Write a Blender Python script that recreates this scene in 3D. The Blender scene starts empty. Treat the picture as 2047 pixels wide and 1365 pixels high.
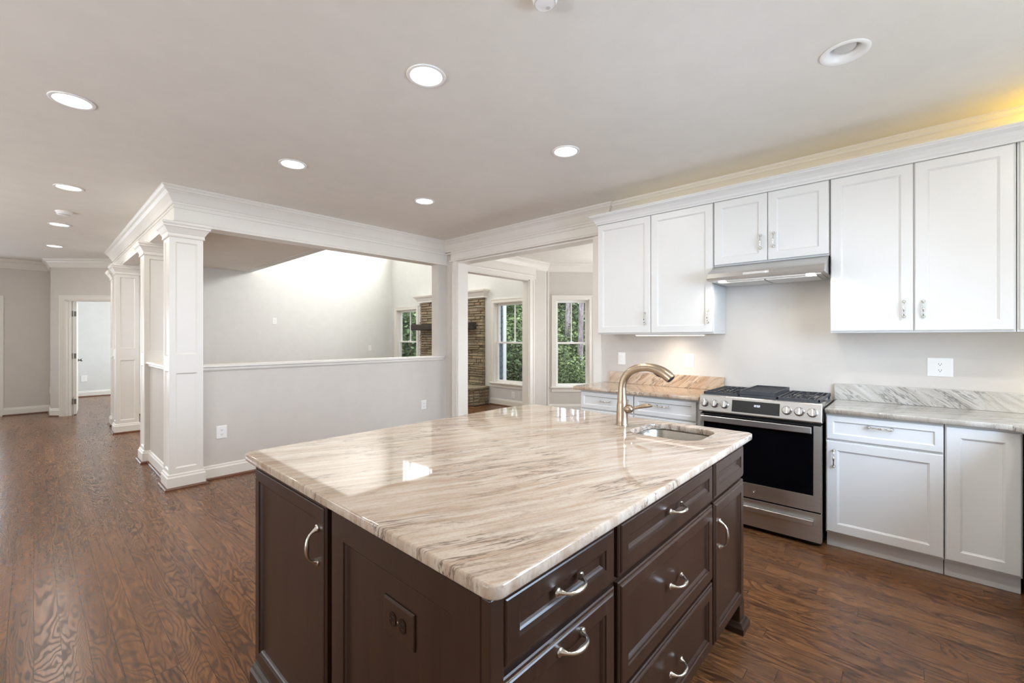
import bpy, bmesh, math, random
from mathutils import Vector, Matrix
R = math.radians
random.seed(7)
S = bpy.context.scene
C = S.collection

# ------------------------------------------------------------------ camera
YAW = R(42.4)
cam_d = bpy.data.cameras.new('camera')
cam_d.sensor_width = 36.0
cam_d.lens = 873.0 / 2047.0 * 36.0
cam_d.shift_y = -7.0 / 2047.0
cam_d.clip_start = 0.05
cam_d.clip_end = 200
cam = bpy.data.objects.new('camera', cam_d)
cam.location = (0, 0, 1.37)
cam.rotation_euler = (R(90), 0, YAW - R(90))
C.objects.link(cam)
S.camera = cam

# ------------------------------------------------------------------ colour management, sky, daylight
S.view_settings.view_transform = 'Standard'
S.view_settings.look = 'None'
S.view_settings.gamma = 1.0
S.view_settings.use_curve_mapping = False
S.view_settings.exposure = 0.0
S.cycles.max_bounces = 14
S.cycles.diffuse_bounces = 8
S.cycles.glossy_bounces = 4
S.cycles.transparent_max_bounces = 12
S.cycles.sample_clamp_indirect = 8.0
S.cycles.caustics_reflective = False
S.cycles.caustics_refractive = False

world = bpy.data.worlds.new('sky')
S.world = world
world.use_nodes = True
wn = world.node_tree.nodes
wl = world.node_tree.links
wn.clear()
w_out = wn.new('ShaderNodeOutputWorld')
w_bg = wn.new('ShaderNodeBackground')
w_bg.inputs['Color'].default_value = (0.80, 0.90, 1.0, 1)
w_bg.inputs['Strength'].default_value = 2.6
wl.new(w_bg.outputs[0], w_out.inputs[0])

def area(name, loc, direction, sx, sy, power, col=(1, 1, 1), shape='RECTANGLE', spread=180):
    d = bpy.data.lights.new(name, 'AREA')
    d.shape = shape
    d.size = sx
    if shape in ('RECTANGLE', 'ELLIPSE'):
        d.size_y = sy
    d.energy = power
    d.color = col
    d.spread = R(spread)
    o = bpy.data.objects.new(name, d)
    o.location = loc
    o.rotation_euler = Vector(direction).to_track_quat('-Z', 'Y').to_euler()
    C.objects.link(o)
    return o

SKYC = (0.78, 0.88, 1.0)
# daylight at windows out of frame; the left-hand glass doors are added for light
area('daylight_sink_window', (2.0, -1.36, 1.55), (0, 1, -0.62), 1.35, 1.05, 85, (0.56, 0.74, 1.0), spread=140)
area('added_fill_kitchen', (-3.40, 1.6, 0.95), (1, 0, 1.9), 2.6, 1.8, 98, (0.96, 0.97, 1.0))  # added unseen source, tilted up to brighten the kitchen ceiling
area('added_fill_hall', (-3.40, 6.6, 1.0), (1, 0, 2.0), 2.2, 1.8, 80, (1.0, 0.97, 0.92))  # added unseen source that fills the hall with light
area('daylight_entry_door', (-0.98, 12.05, 1.15), (0, -1, 0), 0.8, 1.7, 45, SKYC)
area('daylight_clerestory', (6.62, 7.6, 4.15), (-1, 0, -0.25), 4.2, 1.1, 300, (1.0, 0.98, 0.95))
area('daylight_bedroom_window', (4.1, 12.9, 1.5), (-1, 0, 0), 1.6, 1.4, 150, (0.86, 0.93, 1.0))
area('daylight_dining_window', (7.55, 2.9, 1.1), (-1, 0, 0.7), 1.8, 1.3, 66, (0.96, 0.98, 1.0))
area('daylight_dining_window', (5.8, 0.35, 1.1), (0, 1, 0.7), 1.8, 1.3, 34, (0.96, 0.98, 1.0))
sun_d = bpy.data.lights.new('sun', 'SUN')
sun_d.energy = 3.5
sun_d.angle = R(2)
sun_d.color = (1.0, 0.95, 0.85)
sun_o = bpy.data.objects.new('sun', sun_d)
sun_o.rotation_euler = Vector((0.45, 0.55, -1.1)).to_track_quat('-Z', 'Y').to_euler()
C.objects.link(sun_o)

# ------------------------------------------------------------------ materials
def s2l(c):
    return tuple(((v / 255.0) / 12.92 if v / 255.0 <= 0.04045 else ((v / 255.0 + 0.055) / 1.055) ** 2.4) for v in c) + (1.0,)

class NT:
    def __init__(s, name):
        s.m = bpy.data.materials.new(name)
        s.m.use_nodes = True
        s.n = s.m.node_tree.nodes
        s.l = s.m.node_tree.links
        s.b = s.n['Principled BSDF']
        s.out = s.n['Material Output']
    def new(s, t, **kw):
        x = s.n.new(t)
        for k, v in kw.items():
            if k in x.inputs:
                x.inputs[k].default_value = v
            else:
                setattr(x, k, v)
        return x
    def link(s, a, b):
        s.l.new(a, b)
    def math(s, op, a, b=None, c=None):
        x = s.n.new('ShaderNodeMath')
        x.operation = op
        for i, v in enumerate((a, b, c)):
            if v is None:
                continue
            if isinstance(v, (int, float)):
                x.inputs[i].default_value = v
            else:
                s.l.new(v, x.inputs[i])
        return x.outputs[0]
    def mix(s, f, a, b, mode='MIX'):
        x = s.n.new('ShaderNodeMix')
        x.data_type = 'RGBA'
        x.blend_type = mode
        for i, v in ((0, f), (6, a), (7, b)):
            if isinstance(v, (int, float, tuple)):
                x.inputs[i].default_value = v
            else:
                s.l.new(v, x.inputs[i])
        return x.outputs[2]
    def ramp(s, f, stops):
        x = s.n.new('ShaderNodeValToRGB')
        e = x.color_ramp.elements
        while len(e) < len(stops):
            e.new(0.5)
        for i, (p, c) in enumerate(stops):
            e[i].position = p
            e[i].color = c
        s.l.new(f, x.inputs[0])
        return x.outputs[0]
    def coords(s, scale=(1, 1, 1), rot=(0, 0, 0), loc=(0, 0, 0), space='Object'):
        tc = s.n.new('ShaderNodeTexCoord')
        mp = s.n.new('ShaderNodeMapping')
        mp.inputs['Scale'].default_value = scale
        mp.inputs['Rotation'].default_value = rot
        mp.inputs['Location'].default_value = loc
        s.l.new(tc.outputs[space], mp.inputs[0])
        return mp.outputs[0]
    def noise(s, vec, scale, detail=3, rough=0.5, dist=0.0):
        x = s.n.new('ShaderNodeTexNoise')
        x.inputs['Scale'].default_value = scale
        x.inputs['Detail'].default_value = detail
        x.inputs['Roughness'].default_value = rough
        x.inputs['Distortion'].default_value = dist
        s.l.new(vec, x.inputs['Vector'])
        return x.outputs[0]
    def bump(s, h, strength, dist=0.002):
        x = s.n.new('ShaderNodeBump')
        x.inputs['Strength'].default_value = strength
        x.inputs['Distance'].default_value = dist
        s.l.new(h, x.inputs['Height'])
        s.l.new(x.outputs[0], s.b.inputs['Normal'])

def paint(name, col, rough=0.5, var=0.02, bump=0.03, metal=0.0, spec=0.5, nscale=6):
    t = NT(name)
    v = t.coords()
    n = t.noise(v, nscale, 3)
    c = s2l(col)
    lo = tuple(x * (1 - var) for x in c[:3]) + (1,)
    hi = tuple(min(1, x * (1 + var)) for x in c[:3]) + (1,)
    t.link(t.ramp(n, [(0.3, lo), (0.7, hi)]), t.b.inputs['Base Color'])
    t.b.inputs['Roughness'].default_value = rough
    t.b.inputs['Metallic'].default_value = metal
    t.b.inputs['Specular IOR Level'].default_value = spec
    if bump:
        t.bump(t.noise(v, 260, 2), bump, 0.001)
    return t.m

M = {}
M['wall'] = paint('greige_wall_paint', (211, 206, 199), 0.62)
M['wall_cool'] = paint('cool_grey_wall_paint', (220, 221, 219), 0.62)
M['ceiling'] = paint('ceiling_paint', (230, 227, 220), 0.8)
M['trim'] = paint('white_trim_paint', (232, 229, 222), 0.38, 0.01, 0.0)
M['cab'] = paint('white_cabinet_lacquer', (219, 219, 217), 0.36, 0.01, 0.0)
M['plastic'] = paint('white_plastic', (244, 244, 242), 0.32, 0.01, 0.0)
M['black'] = paint('black_enamel', (16, 16, 17), 0.3, 0.1, 0.0)
M['iron'] = paint('cast_iron', (58, 60, 64), 0.42, 0.15, 0.2)
M['slot'] = paint('dark_slot', (30, 28, 26), 0.6, 0.1, 0.0)
M['brown_plate'] = paint('brown_outlet_plastic', (52, 34, 22), 0.3, 0.08, 0.0)
M['brown_socket'] = paint('brown_socket_plastic', (30, 16, 9), 0.22, 0.08, 0.0)
M['nickel'] = paint('satin_nickel', (222, 218, 208), 0.22, 0.03, 0.0, 1.0)
M['hinge'] = paint('brushed_hinge_metal', (120, 116, 110), 0.35, 0.05, 0.0, 1.0)
M['mantel'] = None
M['siding'] = paint('grey_siding', (96, 104, 116), 0.7, 0.08)
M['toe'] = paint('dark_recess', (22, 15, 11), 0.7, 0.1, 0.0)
M['soil'] = paint('leaf_litter', (66, 58, 38), 0.95, 0.35, 0.5)

def brushed(name, col, rough, axis):
    t = NT(name)
    sc = [4, 4, 4]
    for i in range(3):
        if i != axis:
            sc[i] = 70
    n = t.noise(t.coords(tuple(sc)), 1.0, 2)
    t.link(t.ramp(n, [(0.2, s2l(tuple(x * 0.95 for x in col))), (0.8, s2l(col))]), t.b.inputs['Base Color'])
    t.b.inputs['Metallic'].default_value = 1.0
    t.link(t.math('MULTIPLY_ADD', n, 0.02, rough - 0.01), t.b.inputs['Roughness'])
    return t.m
M['steel'] = brushed('brushed_stainless_steel', (205, 203, 200), 0.36, 1)
M['steel_bowl'] = brushed('sink_bowl_steel', (176, 170, 160), 0.26, 0)
M['bronze'] = brushed('brushed_champagne_nickel', (184, 166, 145), 0.32, 2)
M['knob'] = paint('polished_knob_metal', (206, 206, 206), 0.16, 0.02, 0.0, 1.0)

def emit(name, col, strength):
    t = NT(name)
    v = t.coords((3, 3, 3))
    n = t.noise(v, 2, 1)
    t.link(t.ramp(n, [(0, tuple(c * .97 for c in col) + (1,)), (1, tuple(col) + (1,))]), t.b.inputs['Emission Color'])
    t.b.inputs['Emission Strength'].default_value = strength
    t.b.inputs['Base Color'].default_value = (0.8, 0.8, 0.8, 1)
    return t.m
M['lamp'] = emit('lamp_diffuser_lit', (1.0, 0.98, 0.95), 6.0)
M['strip'] = emit('led_strip_lit', (1.0, 0.93, 0.80), 1.6)
M['amber'] = emit('amber_lamp_lit', (1.0, 0.70, 0.10), 1.0)
M['digits'] = emit('clock_digits_lit', (0.75, 0.85, 1.0), 0.55)
M['lens'] = paint('frosted_lamp_lens', (205, 203, 198), 0.35, 0.03, 0.1)

def glass_mat(name, tint=(1, 1, 1)):
    t = NT(name)
    t.n.remove(t.b)
    tr = t.new('ShaderNodeBsdfTransparent')
    gl = t.new('ShaderNodeBsdfGlossy')
    gl.inputs['Roughness'].default_value = 0.0
    fr = t.new('ShaderNodeLayerWeight')
    fr.inputs['Blend'].default_value = 0.5
    n = t.noise(t.coords(), 2, 1)
    t.link(t.ramp(n, [(0, tuple(c * .985 for c in tint) + (1,)), (1, tuple(tint) + (1,))]), tr.inputs[0])
    ms = t.new('ShaderNodeMixShader')
    t.link(t.math('MULTIPLY_ADD', t.math('POWER', fr.outputs['Facing'], 5.0), 0.5, 0.03), ms.inputs[0])
    t.link(tr.outputs[0], ms.inputs[1])
    t.link(gl.outputs[0], ms.inputs[2])
    t.link(ms.outputs[0], t.out.inputs[0])
    return t.m
M['glass'] = glass_mat('window_glass')

def dark_glass():
    t = NT('black_oven_glass')
    n = t.noise(t.coords(), 5, 2)
    t.link(t.ramp(n, [(0.2, s2l((4, 4, 6))), (0.8, s2l((9, 9, 12)))]), t.b.inputs['Base Color'])
    t.b.inputs['Roughness'].default_value = 0.05
    t.b.inputs['Specular IOR Level'].default_value = 0.3
    return t.m
M['oven_glass'] = dark_glass()

def display_mat():
    t = NT('black_display_glass')
    n = t.noise(t.coords(), 5, 2)
    t.link(t.ramp(n, [(0.2, s2l((26, 26, 26))), (0.8, s2l((36, 36, 34)))]), t.b.inputs['Base Color'])
    t.b.inputs['Roughness'].default_value = 0.3
    return t.m
M['display'] = display_mat()

def floor_mat():
    t = NT('stained_oak_floor')
    tc = t.new('ShaderNodeTexCoord')
    sp = t.new('ShaderNodeSeparateXYZ')
    t.link(tc.outputs['Object'], sp.inputs[0])
    x, y = sp.outputs[0], sp.outputs[1]
    W = 0.083
    row = t.math('FLOOR', t.math('DIVIDE', x, W))
    wn1 = t.new('ShaderNodeTexWhiteNoise', noise_dimensions='1D')
    t.link(row, wn1.inputs['W'])
    yo = t.math('MULTIPLY_ADD', wn1.outputs[0], 7.3, y)
    col = t.math('FLOOR', t.math('DIVIDE', yo, 1.15))
    cmb = t.new('ShaderNodeCombineXYZ')
    t.link(row, cmb.inputs[0]); t.link(col, cmb.inputs[1])
    wn2 = t.new('ShaderNodeTexWhiteNoise', noise_dimensions='3D')
    t.link(cmb.outputs[0], wn2.inputs['Vector'])
    rnd = wn2.outputs[0]
    # edge mask
    fx = t.math('FRACT', t.math('DIVIDE', x, W))
    ex = t.math('MINIMUM', fx, t.math('SUBTRACT', 1.0, fx))
    fy = t.math('FRACT', t.math('DIVIDE', yo, 1.15))
    ey = t.math('MULTIPLY', t.math('MINIMUM', fy, t.math('SUBTRACT', 1.0, fy)), 1.15 / W)
    edge = t.math('LESS_THAN', t.math('MINIMUM', ex, ey), 0.010)
    # cathedral grain: contour lines of a stretched noise, different in every board
    v = t.new('ShaderNodeCombineXYZ')
    t.link(t.math('MULTIPLY_ADD', rnd, 37.0, t.math('MULTIPLY', x, 6.0)), v.inputs[0])
    t.link(t.math('MULTIPLY_ADD', rnd, 61.0, t.math('MULTIPLY', y, 1.15)), v.inputs[1])
    t.link(t.math('MULTIPLY', rnd, 23.0), v.inputs[2])
    n1 = t.noise(v.outputs[0], 1.0, 4.0, 0.40, 0.4)
    ring = t.math('FRACT', t.math('MULTIPLY', n1, 30.0))
    tri = t.math('SUBTRACT', 1.0, t.math('MINIMUM', 1.0, t.math('DIVIDE', t.math('ABSOLUTE', t.math('SUBTRACT', ring, 0.70)), 0.27)))
    ringd = t.math('MULTIPLY', t.math('POWER', tri, 0.8), t.math('MULTIPLY_ADD', t.math('FRACT', t.math('MULTIPLY', rnd, 7.77)), 0.50, 0.50))
    v2 = t.new('ShaderNodeCombineXYZ')
    t.link(t.math('MULTIPLY', x, 190.0), v2.inputs[0])
    t.link(t.math('MULTIPLY', y, 7.0), v2.inputs[1])
    t.link(t.math('MULTIPLY', rnd, 50.0), v2.inputs[2])
    pores = t.noise(v2.outputs[0], 1.0, 3, 0.6)
    big = t.noise(v.outputs[0], 0.5, 2)
    base = t.ramp(rnd, [(0.0, s2l((120, 80, 51))), (0.35, s2l((143, 97, 60))), (0.7, s2l((130, 85, 52))), (1.0, s2l((162, 113, 70)))])
    base = t.mix(t.math('MULTIPLY', big, 0.5), base, s2l((92, 60, 40)))
    c1 = t.mix(t.math('MULTIPLY', ringd, 0.85), base, s2l((34, 20, 14)))
    lite = t.math('MULTIPLY', t.math('MAXIMUM', t.math('SUBTRACT', 0.35, ring), 0.0), 1.1)
    c1 = t.mix(lite, c1, s2l((168, 118, 76)))
    v3 = t.new('ShaderNodeCombineXYZ')
    t.link(t.math('MULTIPLY', x, 70.0), v3.inputs[0])
    t.link(t.math('MULTIPLY', y, 2.6), v3.inputs[1])
    t.link(t.math('MULTIPLY', rnd, 31.0), v3.inputs[2])
    st = t.ramp(t.noise(v3.outputs[0], 1.0, 3, 0.55), [(0.44, (0, 0, 0, 1)), (0.66, (1, 1, 1, 1))])
    c1 = t.mix(t.math('MULTIPLY', st, 0.42), c1, s2l((56, 34, 23)))
    c2 = t.mix(t.math('MULTIPLY', t.math('SUBTRACT', pores, 0.42), 1.5), c1, s2l((50, 30, 20)))
    c3 = t.mix(edge, c2, s2l((26, 15, 10)))
    t.link(c3, t.b.inputs['Base Color'])
    t.link(t.math('MULTIPLY_ADD', ringd, 0.10, 0.24), t.b.inputs['Roughness'])
    t.b.inputs['Specular IOR Level'].default_value = 0.45
    t.bump(t.math('SUBTRACT', t.math('MULTIPLY', pores, 0.3), t.math('ADD', t.math('MULTIPLY', ringd, 0.35), edge)), 0.10, 0.001)
    return t.m
M['floor'] = floor_mat()

def dark_wood():
    t = NT('espresso_stained_maple')
    v = t.coords((26, 26, 2.2))
    n = t.noise(v, 1.0, 4, 0.6, 0.3)
    n2 = t.noise(t.coords((2, 2, 2)), 1.2, 2)
    c = t.ramp(n, [(0.25, s2l((42, 27, 19))), (0.75, s2l((59, 41, 31)))])
    c = t.mix(t.math('MULTIPLY', n2, 0.35), c, s2l((50, 28, 18)))
    t.link(c, t.b.inputs['Base Color'])
    t.b.inputs['Roughness'].default_value = 0.30
    t.b.inputs['Specular IOR Level'].default_value = 0.5
    t.bump(n, 0.03, 0.001)
    return t.m
M['dark'] = dark_wood()

def mantel_wood():
    t = NT('rough_sawn_dark_beam')
    v = t.coords((9, 1.6, 14))
    n = t.noise(v, 2.0, 4, 0.65, 0.5)
    t.link(t.ramp(n, [(0.2, s2l((30, 24, 22))), (0.55, s2l((62, 54, 50))), (0.85, s2l((96, 86, 80)))]), t.b.inputs['Base Color'])
    t.b.inputs['Roughness'].default_value = 0.8
    t.bump(n, 0.5, 0.01)
    return t.m
M['mantel'] = mantel_wood()

def granite(name, ang, warm, tilt=0.0, zs=1.0):
    t = NT(name)
    v = t.coords((1, 1, 1), (tilt, 0, ang))
    w0 = t.noise(v, 1.3, 3)
    def streak(sx, sy, sz, scale, detail, rough, dist, off):
        mp = t.new('ShaderNodeMapping')
        mp.inputs['Scale'].default_value = (sx, sy, sz)
        mp.inputs['Location'].default_value = off
        t.link(v, mp.inputs[0])
        add = t.new('ShaderNodeVectorMath', operation='ADD')
        wv = t.new('ShaderNodeCombineXYZ')
        t.link(t.math('MULTIPLY', w0, 1.6), wv.inputs[1])
        t.link(mp.outputs[0], add.inputs[0]); t.link(wv.outputs[0], add.inputs[1])
        return t.noise(add.outputs[0], scale, detail, rough, dist)
    a = streak(1.2, 11, 2.5 * zs, 1.0, 5, 0.62, 0.25, (0, 0, 0))
    b = streak(2.4, 46, 6 * zs, 1.0, 4, 0.6, 0.15, (3, 1, 0))
    d = streak(2.0, 20, 4 * zs, 1.0, 5, 0.7, 0.5, (7, 5, 2))
    cream, tan, grey, white, dark = [s2l(c) for c in (((204, 202, 196), (176, 170, 160), (156, 160, 158), (224, 222, 216), (112, 110, 106)) if warm is None else 
        ((194, 179, 162), (166, 141, 119), (158, 149, 138), (209, 200, 187), (88, 72, 61)) if not warm else
        ((200, 180, 158), (172, 140, 112), (164, 152, 138), (220, 208, 192), (100, 78, 62)))]
    c = t.ramp(a, [(0.25, grey), (0.38, tan), (0.48, cream), (0.58, tan), (0.66, cream), (0.78, white)])
    c = t.mix(t.math('MULTIPLY', b, 0.75), c, t.ramp(b, [(0.35, tan), (0.5, cream), (0.7, white)]))
    vein = t.math('SUBTRACT', 1.0, t.math('MINIMUM', 1.0, t.math('MULTIPLY', t.math('ABSOLUTE', t.math('SUBTRACT', d, 0.53)), 34.0)))
    gate = t.ramp(t.noise(v, 2.2, 3, 0.6), [(0.42, (0, 0, 0, 1)), (0.56, (1, 1, 1, 1))])
    c = t.mix(t.math('MULTIPLY', t.math('MULTIPLY', vein, 0.9), gate), c, dark)
    sp = t.noise(v, 120, 3, 0.7)
    c = t.mix(t.math('MULTIPLY', t.math('SUBTRACT', sp, 0.5), 0.9), c, dark)
    t.link(c, t.b.inputs['Base Color'])
    t.b.inputs['Roughness'].default_value = 0.035
    t.b.inputs['Specular IOR Level'].default_value = 0.5
    return t.m
M['granite'] = granite('polished_beige_stone', R(22), False)
M['granite_w'] = granite('polished_stone_lamp_tint', R(70), True)  # same stone with the strip light's warm glow tinted in, plus slab variation
M['granite_g'] = granite('polished_pale_stone', R(60), None)
M['splash_w'] = granite('polished_stone_lamp_tint_upright', R(90), True, R(40), 4)  # upright copy, strip light's warmth also put into the colour
M['splash_g'] = granite('polished_pale_stone_upright', R(90), None, R(-40), 4)

def stone():
    t = NT('stacked_ledgestone')
    g = t.new('ShaderNodeNewGeometry')
    r = g.outputs['Random Per Island']
    n = t.noise(t.coords((4, 4, 9)), 5, 5, 0.65)
    c = t.ramp(r, [(0.0, s2l((118, 102, 82))), (0.2, s2l((160, 142, 112))), (0.4, s2l((136, 130, 114))), (0.6, s2l((176, 158, 126))),
                   (0.8, s2l((106, 96, 84))), (0.92, s2l((152, 116, 86))), (1.0, s2l((156, 152, 138)))])
    c = t.mix(0.45, c, t.ramp(n, [(0.3, s2l((92, 82, 68))), (0.7, s2l((190, 176, 148)))]))
    t.link(c, t.b.inputs['Base Color'])
    t.b.inputs['Roughness'].default_value = 0.9
    t.bump(n, 0.6, 0.01)
    return t.m
M['stone'] = stone()

def leaf_mat(name, a, b):
    t = NT(name)
    g = t.new('ShaderNodeNewGeometry')
    c = t.ramp(g.outputs['Random Per Island'], [(0.0, s2l(a)), (0.7, s2l(b)), (1.0, s2l(tuple(min(255, x + 40) for x in b)))])
    t.link(c, t.b.inputs['Base Color'])
    t.b.inputs['Roughness'].default_value = 0.55
    t.b.inputs['Transmission Weight'].default_value = 0.0
    return t.m
M['leaf'] = leaf_mat('broad_leaves', (40, 62, 34), (112, 134, 82))
M['leaf2'] = leaf_mat('dark_leaves', (28, 44, 28), (76, 98, 62))  # darker green foliage for one tree type

def bark():
    t = NT('pine_bark')
    n = t.noise(t.coords((9, 9, 2.2)), 3, 5, 0.7, 0.4)
    t.link(t.ramp(n, [(0.3, s2l((88, 80, 80))), (0.55, s2l((160, 152, 158))), (0.75, s2l((205, 200, 210)))]), t.b.inputs['Base Color'])
    t.b.inputs['Roughness'].default_value = 0.95
    t.bump(n, 0.8, 0.02)
    return t.m
M['bark'] = bark()

# ------------------------------------------------------------------ mesh builder
class Frame:
    """a local frame: u to the right, v up, n out of the face, in world coordinates"""
    def __init__(s, n, o=(0, 0, 0)):
        s.N = Vector(n).normalized()
        s.V = Vector((0, 0, 1))
        s.U = s.V.cross(s.N).normalized()
        s.O = Vector(o)
    def p(s, u, v, n=0.0):
        return s.O + s.U * u + s.V * v + s.N * n

def FX(x):            # face of a plane x = const that looks towards -x; u = -y
    return Frame((-1, 0, 0), (x, 0, 0))
def FY(y):            # plane y = const that looks towards -y; u = x
    return Frame((0, -1, 0), (0, y, 0))

class MB:
    def __init__(s):
        s.v = []
        s.f = []
    def add(s, verts, faces):
        k = len(s.v)
        s.v += [tuple(p) for p in verts]
        s.f += [tuple(i + k for i in f) for f in faces]
        return s
    def box(s, x0, x1, y0, y1, z0, z1):
        return s.add([(x0, y0, z0), (x1, y0, z0), (x1, y1, z0), (x0, y1, z0), (x0, y0, z1), (x1, y0, z1), (x1, y1, z1), (x0, y1, z1)],
                     [(0, 3, 2, 1), (4, 5, 6, 7), (0, 1, 5, 4), (1, 2, 6, 5), (2, 3, 7, 6), (3, 0, 4, 7)])
    def fbox(s, F, u0, u1, v0, v1, n0, n1):
        P = [F.p(u, v, n) for n in (n0, n1) for (u, v) in ((u0, v0), (u1, v0), (u1, v1), (u0, v1))]
        return s.add(P, [(0, 3, 2, 1), (4, 5, 6, 7), (0, 1, 5, 4), (1, 2, 6, 5), (2, 3, 7, 6), (3, 0, 4, 7)])
    def rings(s, rings, cap0=True, cap1=True, closed=True):
        k = len(rings[0])
        V = [p for r in rings for p in r]
        Fc = []
        for i in range(len(rings) - 1):
            for j in range(k if closed else k - 1):
                a, b = i * k + j, i * k + (j + 1) % k
                Fc.append((a, b, b + k, a + k))
        if cap0:
            Fc.append(tuple(reversed(range(k))))
        if cap1:
            Fc.append(tuple(range((len(rings) - 1) * k, len(rings) * k)))
        return s.add(V, Fc)
    def panel(s, F, u0, u1, v0, v1, prof):
        """prof: (inset, depth) from the back edge to the middle field"""
        rg = []
        for i, d in prof:
            rg.append([F.p(u0 + i, v0 + i, d), F.p(u1 - i, v0 + i, d), F.p(u1 - i, v1 - i, d), F.p(u0 + i, v1 - i, d)])
        return s.rings(rg)
    def tube(s, pts, radii, seg=10, cap=True, squash=None):
        pts = [Vector(p) for p in pts]
        if isinstance(radii, (int, float)):
            radii = [radii] * len(pts)
        rg = []
        prev = None
        for i, p in enumerate(pts):
            d = (pts[min(i + 1, len(pts) - 1)] - pts[max(i - 1, 0)]).normalized()
            if prev is None:
                a = Vector((0, 0, 1)) if abs(d.z) < 0.9 else Vector((1, 0, 0))
                s1 = d.cross(a).normalized()
            else:
                s1 = (prev - d * prev.dot(d)).normalized()
            prev = s1
            s2 = d.cross(s1)
            rg.append([p + (s1 * math.cos(t) + s2 * math.sin(t)) * radii[i] for t in [2 * math.pi * j / seg for j in range(seg)]])
        return s.rings(rg, cap, cap)
    def lathe(s, c, axis, prof, seg=24, cap0=True, cap1=True):
        """prof: (radius, distance along axis)"""
        a = Vector(axis).normalized()
        b = Vector((0, 0, 1)) if abs(a.z) < 0.9 else Vector((1, 0, 0))
        s1 = a.cross(b).normalized(); s2 = a.cross(s1)
        c = Vector(c)
        rg = [[c + a * h + (s1 * math.cos(t) + s2 * math.sin(t)) * r for t in [2 * math.pi * j / seg for j in range(seg)]] for r, h in prof]
        return s.rings(rg, cap0, cap1)
    def prism(s, poly, z0, z1):
        k = len(poly)
        return s.rings([[(x, y, z0) for x, y in poly], [(x, y, z1) for x, y in poly]])
    def sweep(s, path, prof, closed=False):
        """path: 2D points, prof: (out, z) ; out is to the right of travel"""
        n = len(path)
        rg = []
        def nrm(a, b):
            d = (Vector(b) - Vector(a)).normalized()
            return Vector((d.y, -d.x))
        P = [Vector(p) for p in path]
        for i in range(n):
            if closed:
                n1, n2 = nrm(P[i - 1], P[i]), nrm(P[i], P[(i + 1) % n])
            else:
                n1 = nrm(P[i - 1], P[i]) if i > 0 else nrm(P[i], P[i + 1])
                n2 = nrm(P[i], P[i + 1]) if i < n - 1 else n1
            m = (n1 + n2)
            m = m / max(1e-6, (1 + n1.dot(n2)))
            rg.append([(P[i].x + m.x * o, P[i].y + m.y * o, z) for o, z in prof])
        if closed:
            rg.append(rg[0])
        return s.rings(rg, not closed, not closed)

wpos = {}
def setp(o, label=None, cat=None, group=None, kind=None):
    for k, v in (('label', label), ('category', cat), ('group', group), ('kind', kind)):
        if v:
            o[k] = v
    return o

def thing(name, label, cat, loc=(0, 0, 0), group=None, kind=None):
    o = bpy.data.objects.new(name, None)
    o.empty_display_size = 0.1
    o.location = loc
    C.objects.link(o)
    wpos[o] = Vector(loc)
    return setp(o, label, cat, group, kind)

def mesh(name, mb, mat, parent=None, label=None, cat=None, group=None, kind=None, bev=0.0, smooth=False, loc=None, seg=2, ang=40):
    me = bpy.data.meshes.new(name)
    if parent is not None:
        base = wpos[parent]
    else:
        base = Vector(loc) if loc else Vector((0, 0, 0))
    me.from_pydata([tuple(Vector(p) - base) for p in mb.v], [], mb.f)
    bm = bmesh.new()
    bm.from_mesh(me)
    bmesh.ops.remove_doubles(bm, verts=bm.verts, dist=1e-6)
    bmesh.ops.recalc_face_normals(bm, faces=bm.faces)
    bm.to_mesh(me)
    bm.free()
    me.materials.append(mat)
    o = bpy.data.objects.new(name, me)
    C.objects.link(o)
    if parent is not None:
        o.parent = parent
    elif loc:
        o.location = loc
    wpos[o] = base
    if smooth:
        for p in me.polygons:
            p.use_smooth = True
        me.set_sharp_from_angle(angle=R(ang))
    if bev:
        b = o.modifiers.new('bevel', 'BEVEL')
        b.width = bev
        b.segments = seg
        b.limit_method = 'ANGLE'
        b.angle_limit = R(50)
        b.harden_normals = False
    return setp(o, label, cat, group, kind)

def struct(name, mb, mat, parent=None, **kw):
    return mesh(name, mb, mat, parent, kind=None if parent else 'structure', **kw)

def cutwall(mb, F, u0, u1, v0, v1, n0, n1, holes):
    """a wall slab with rectangular holes (u0,u1,v0,v1), built from boxes"""
    us = sorted({u0, u1} | {h[0] for h in holes} | {h[1] for h in holes})
    vs = sorted({v0, v1} | {h[2] for h in holes} | {h[3] for h in holes})
    us = [u for u in us if u0 <= u <= u1]
    vs = [v for v in vs if v0 <= v <= v1]
    for i in range(len(us) - 1):
        run = None
        for j in range(len(vs) - 1):
            cu, cv = (us[i] + us[i + 1]) / 2, (vs[j] + vs[j + 1]) / 2
            solid = not any(h[0] < cu < h[1] and h[2] < cv < h[3] for h in holes)
            if solid:
                run = [run[0] if run else vs[j], vs[j + 1]]
            if (not solid or j == len(vs) - 2) and run:
                mb.fbox(F, us[i], us[i + 1], run[0], run[1], n0, n1)
                run = None
    return mb

CEIL = 2.75
crown = [(0.0, -.15), (.012, -.15), (.012, -.132), (.020, -.126), (.026, -.116), (.034, -.10), (.052, -.066), (.072, -.045), (.084, -.038), (.084, -.026),
         (.094, -.018), (.100, -.012), (.100, 0.0), (0.0, 0.0)]
def crown_at(z, s=1.0):
    return [(o * s, z + h * s) for o, h in crown]
base_prof = [(0, 0.0), (.016, 0.0), (.016, .105), (.012, .112), (.009, .118), (.009, .128), (.004, .136), (0, .138)]
shoe_prof = [(.016, 0.0), (.034, 0.0), (.033, .010), (.027, .018), (.016, .021)]

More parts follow.
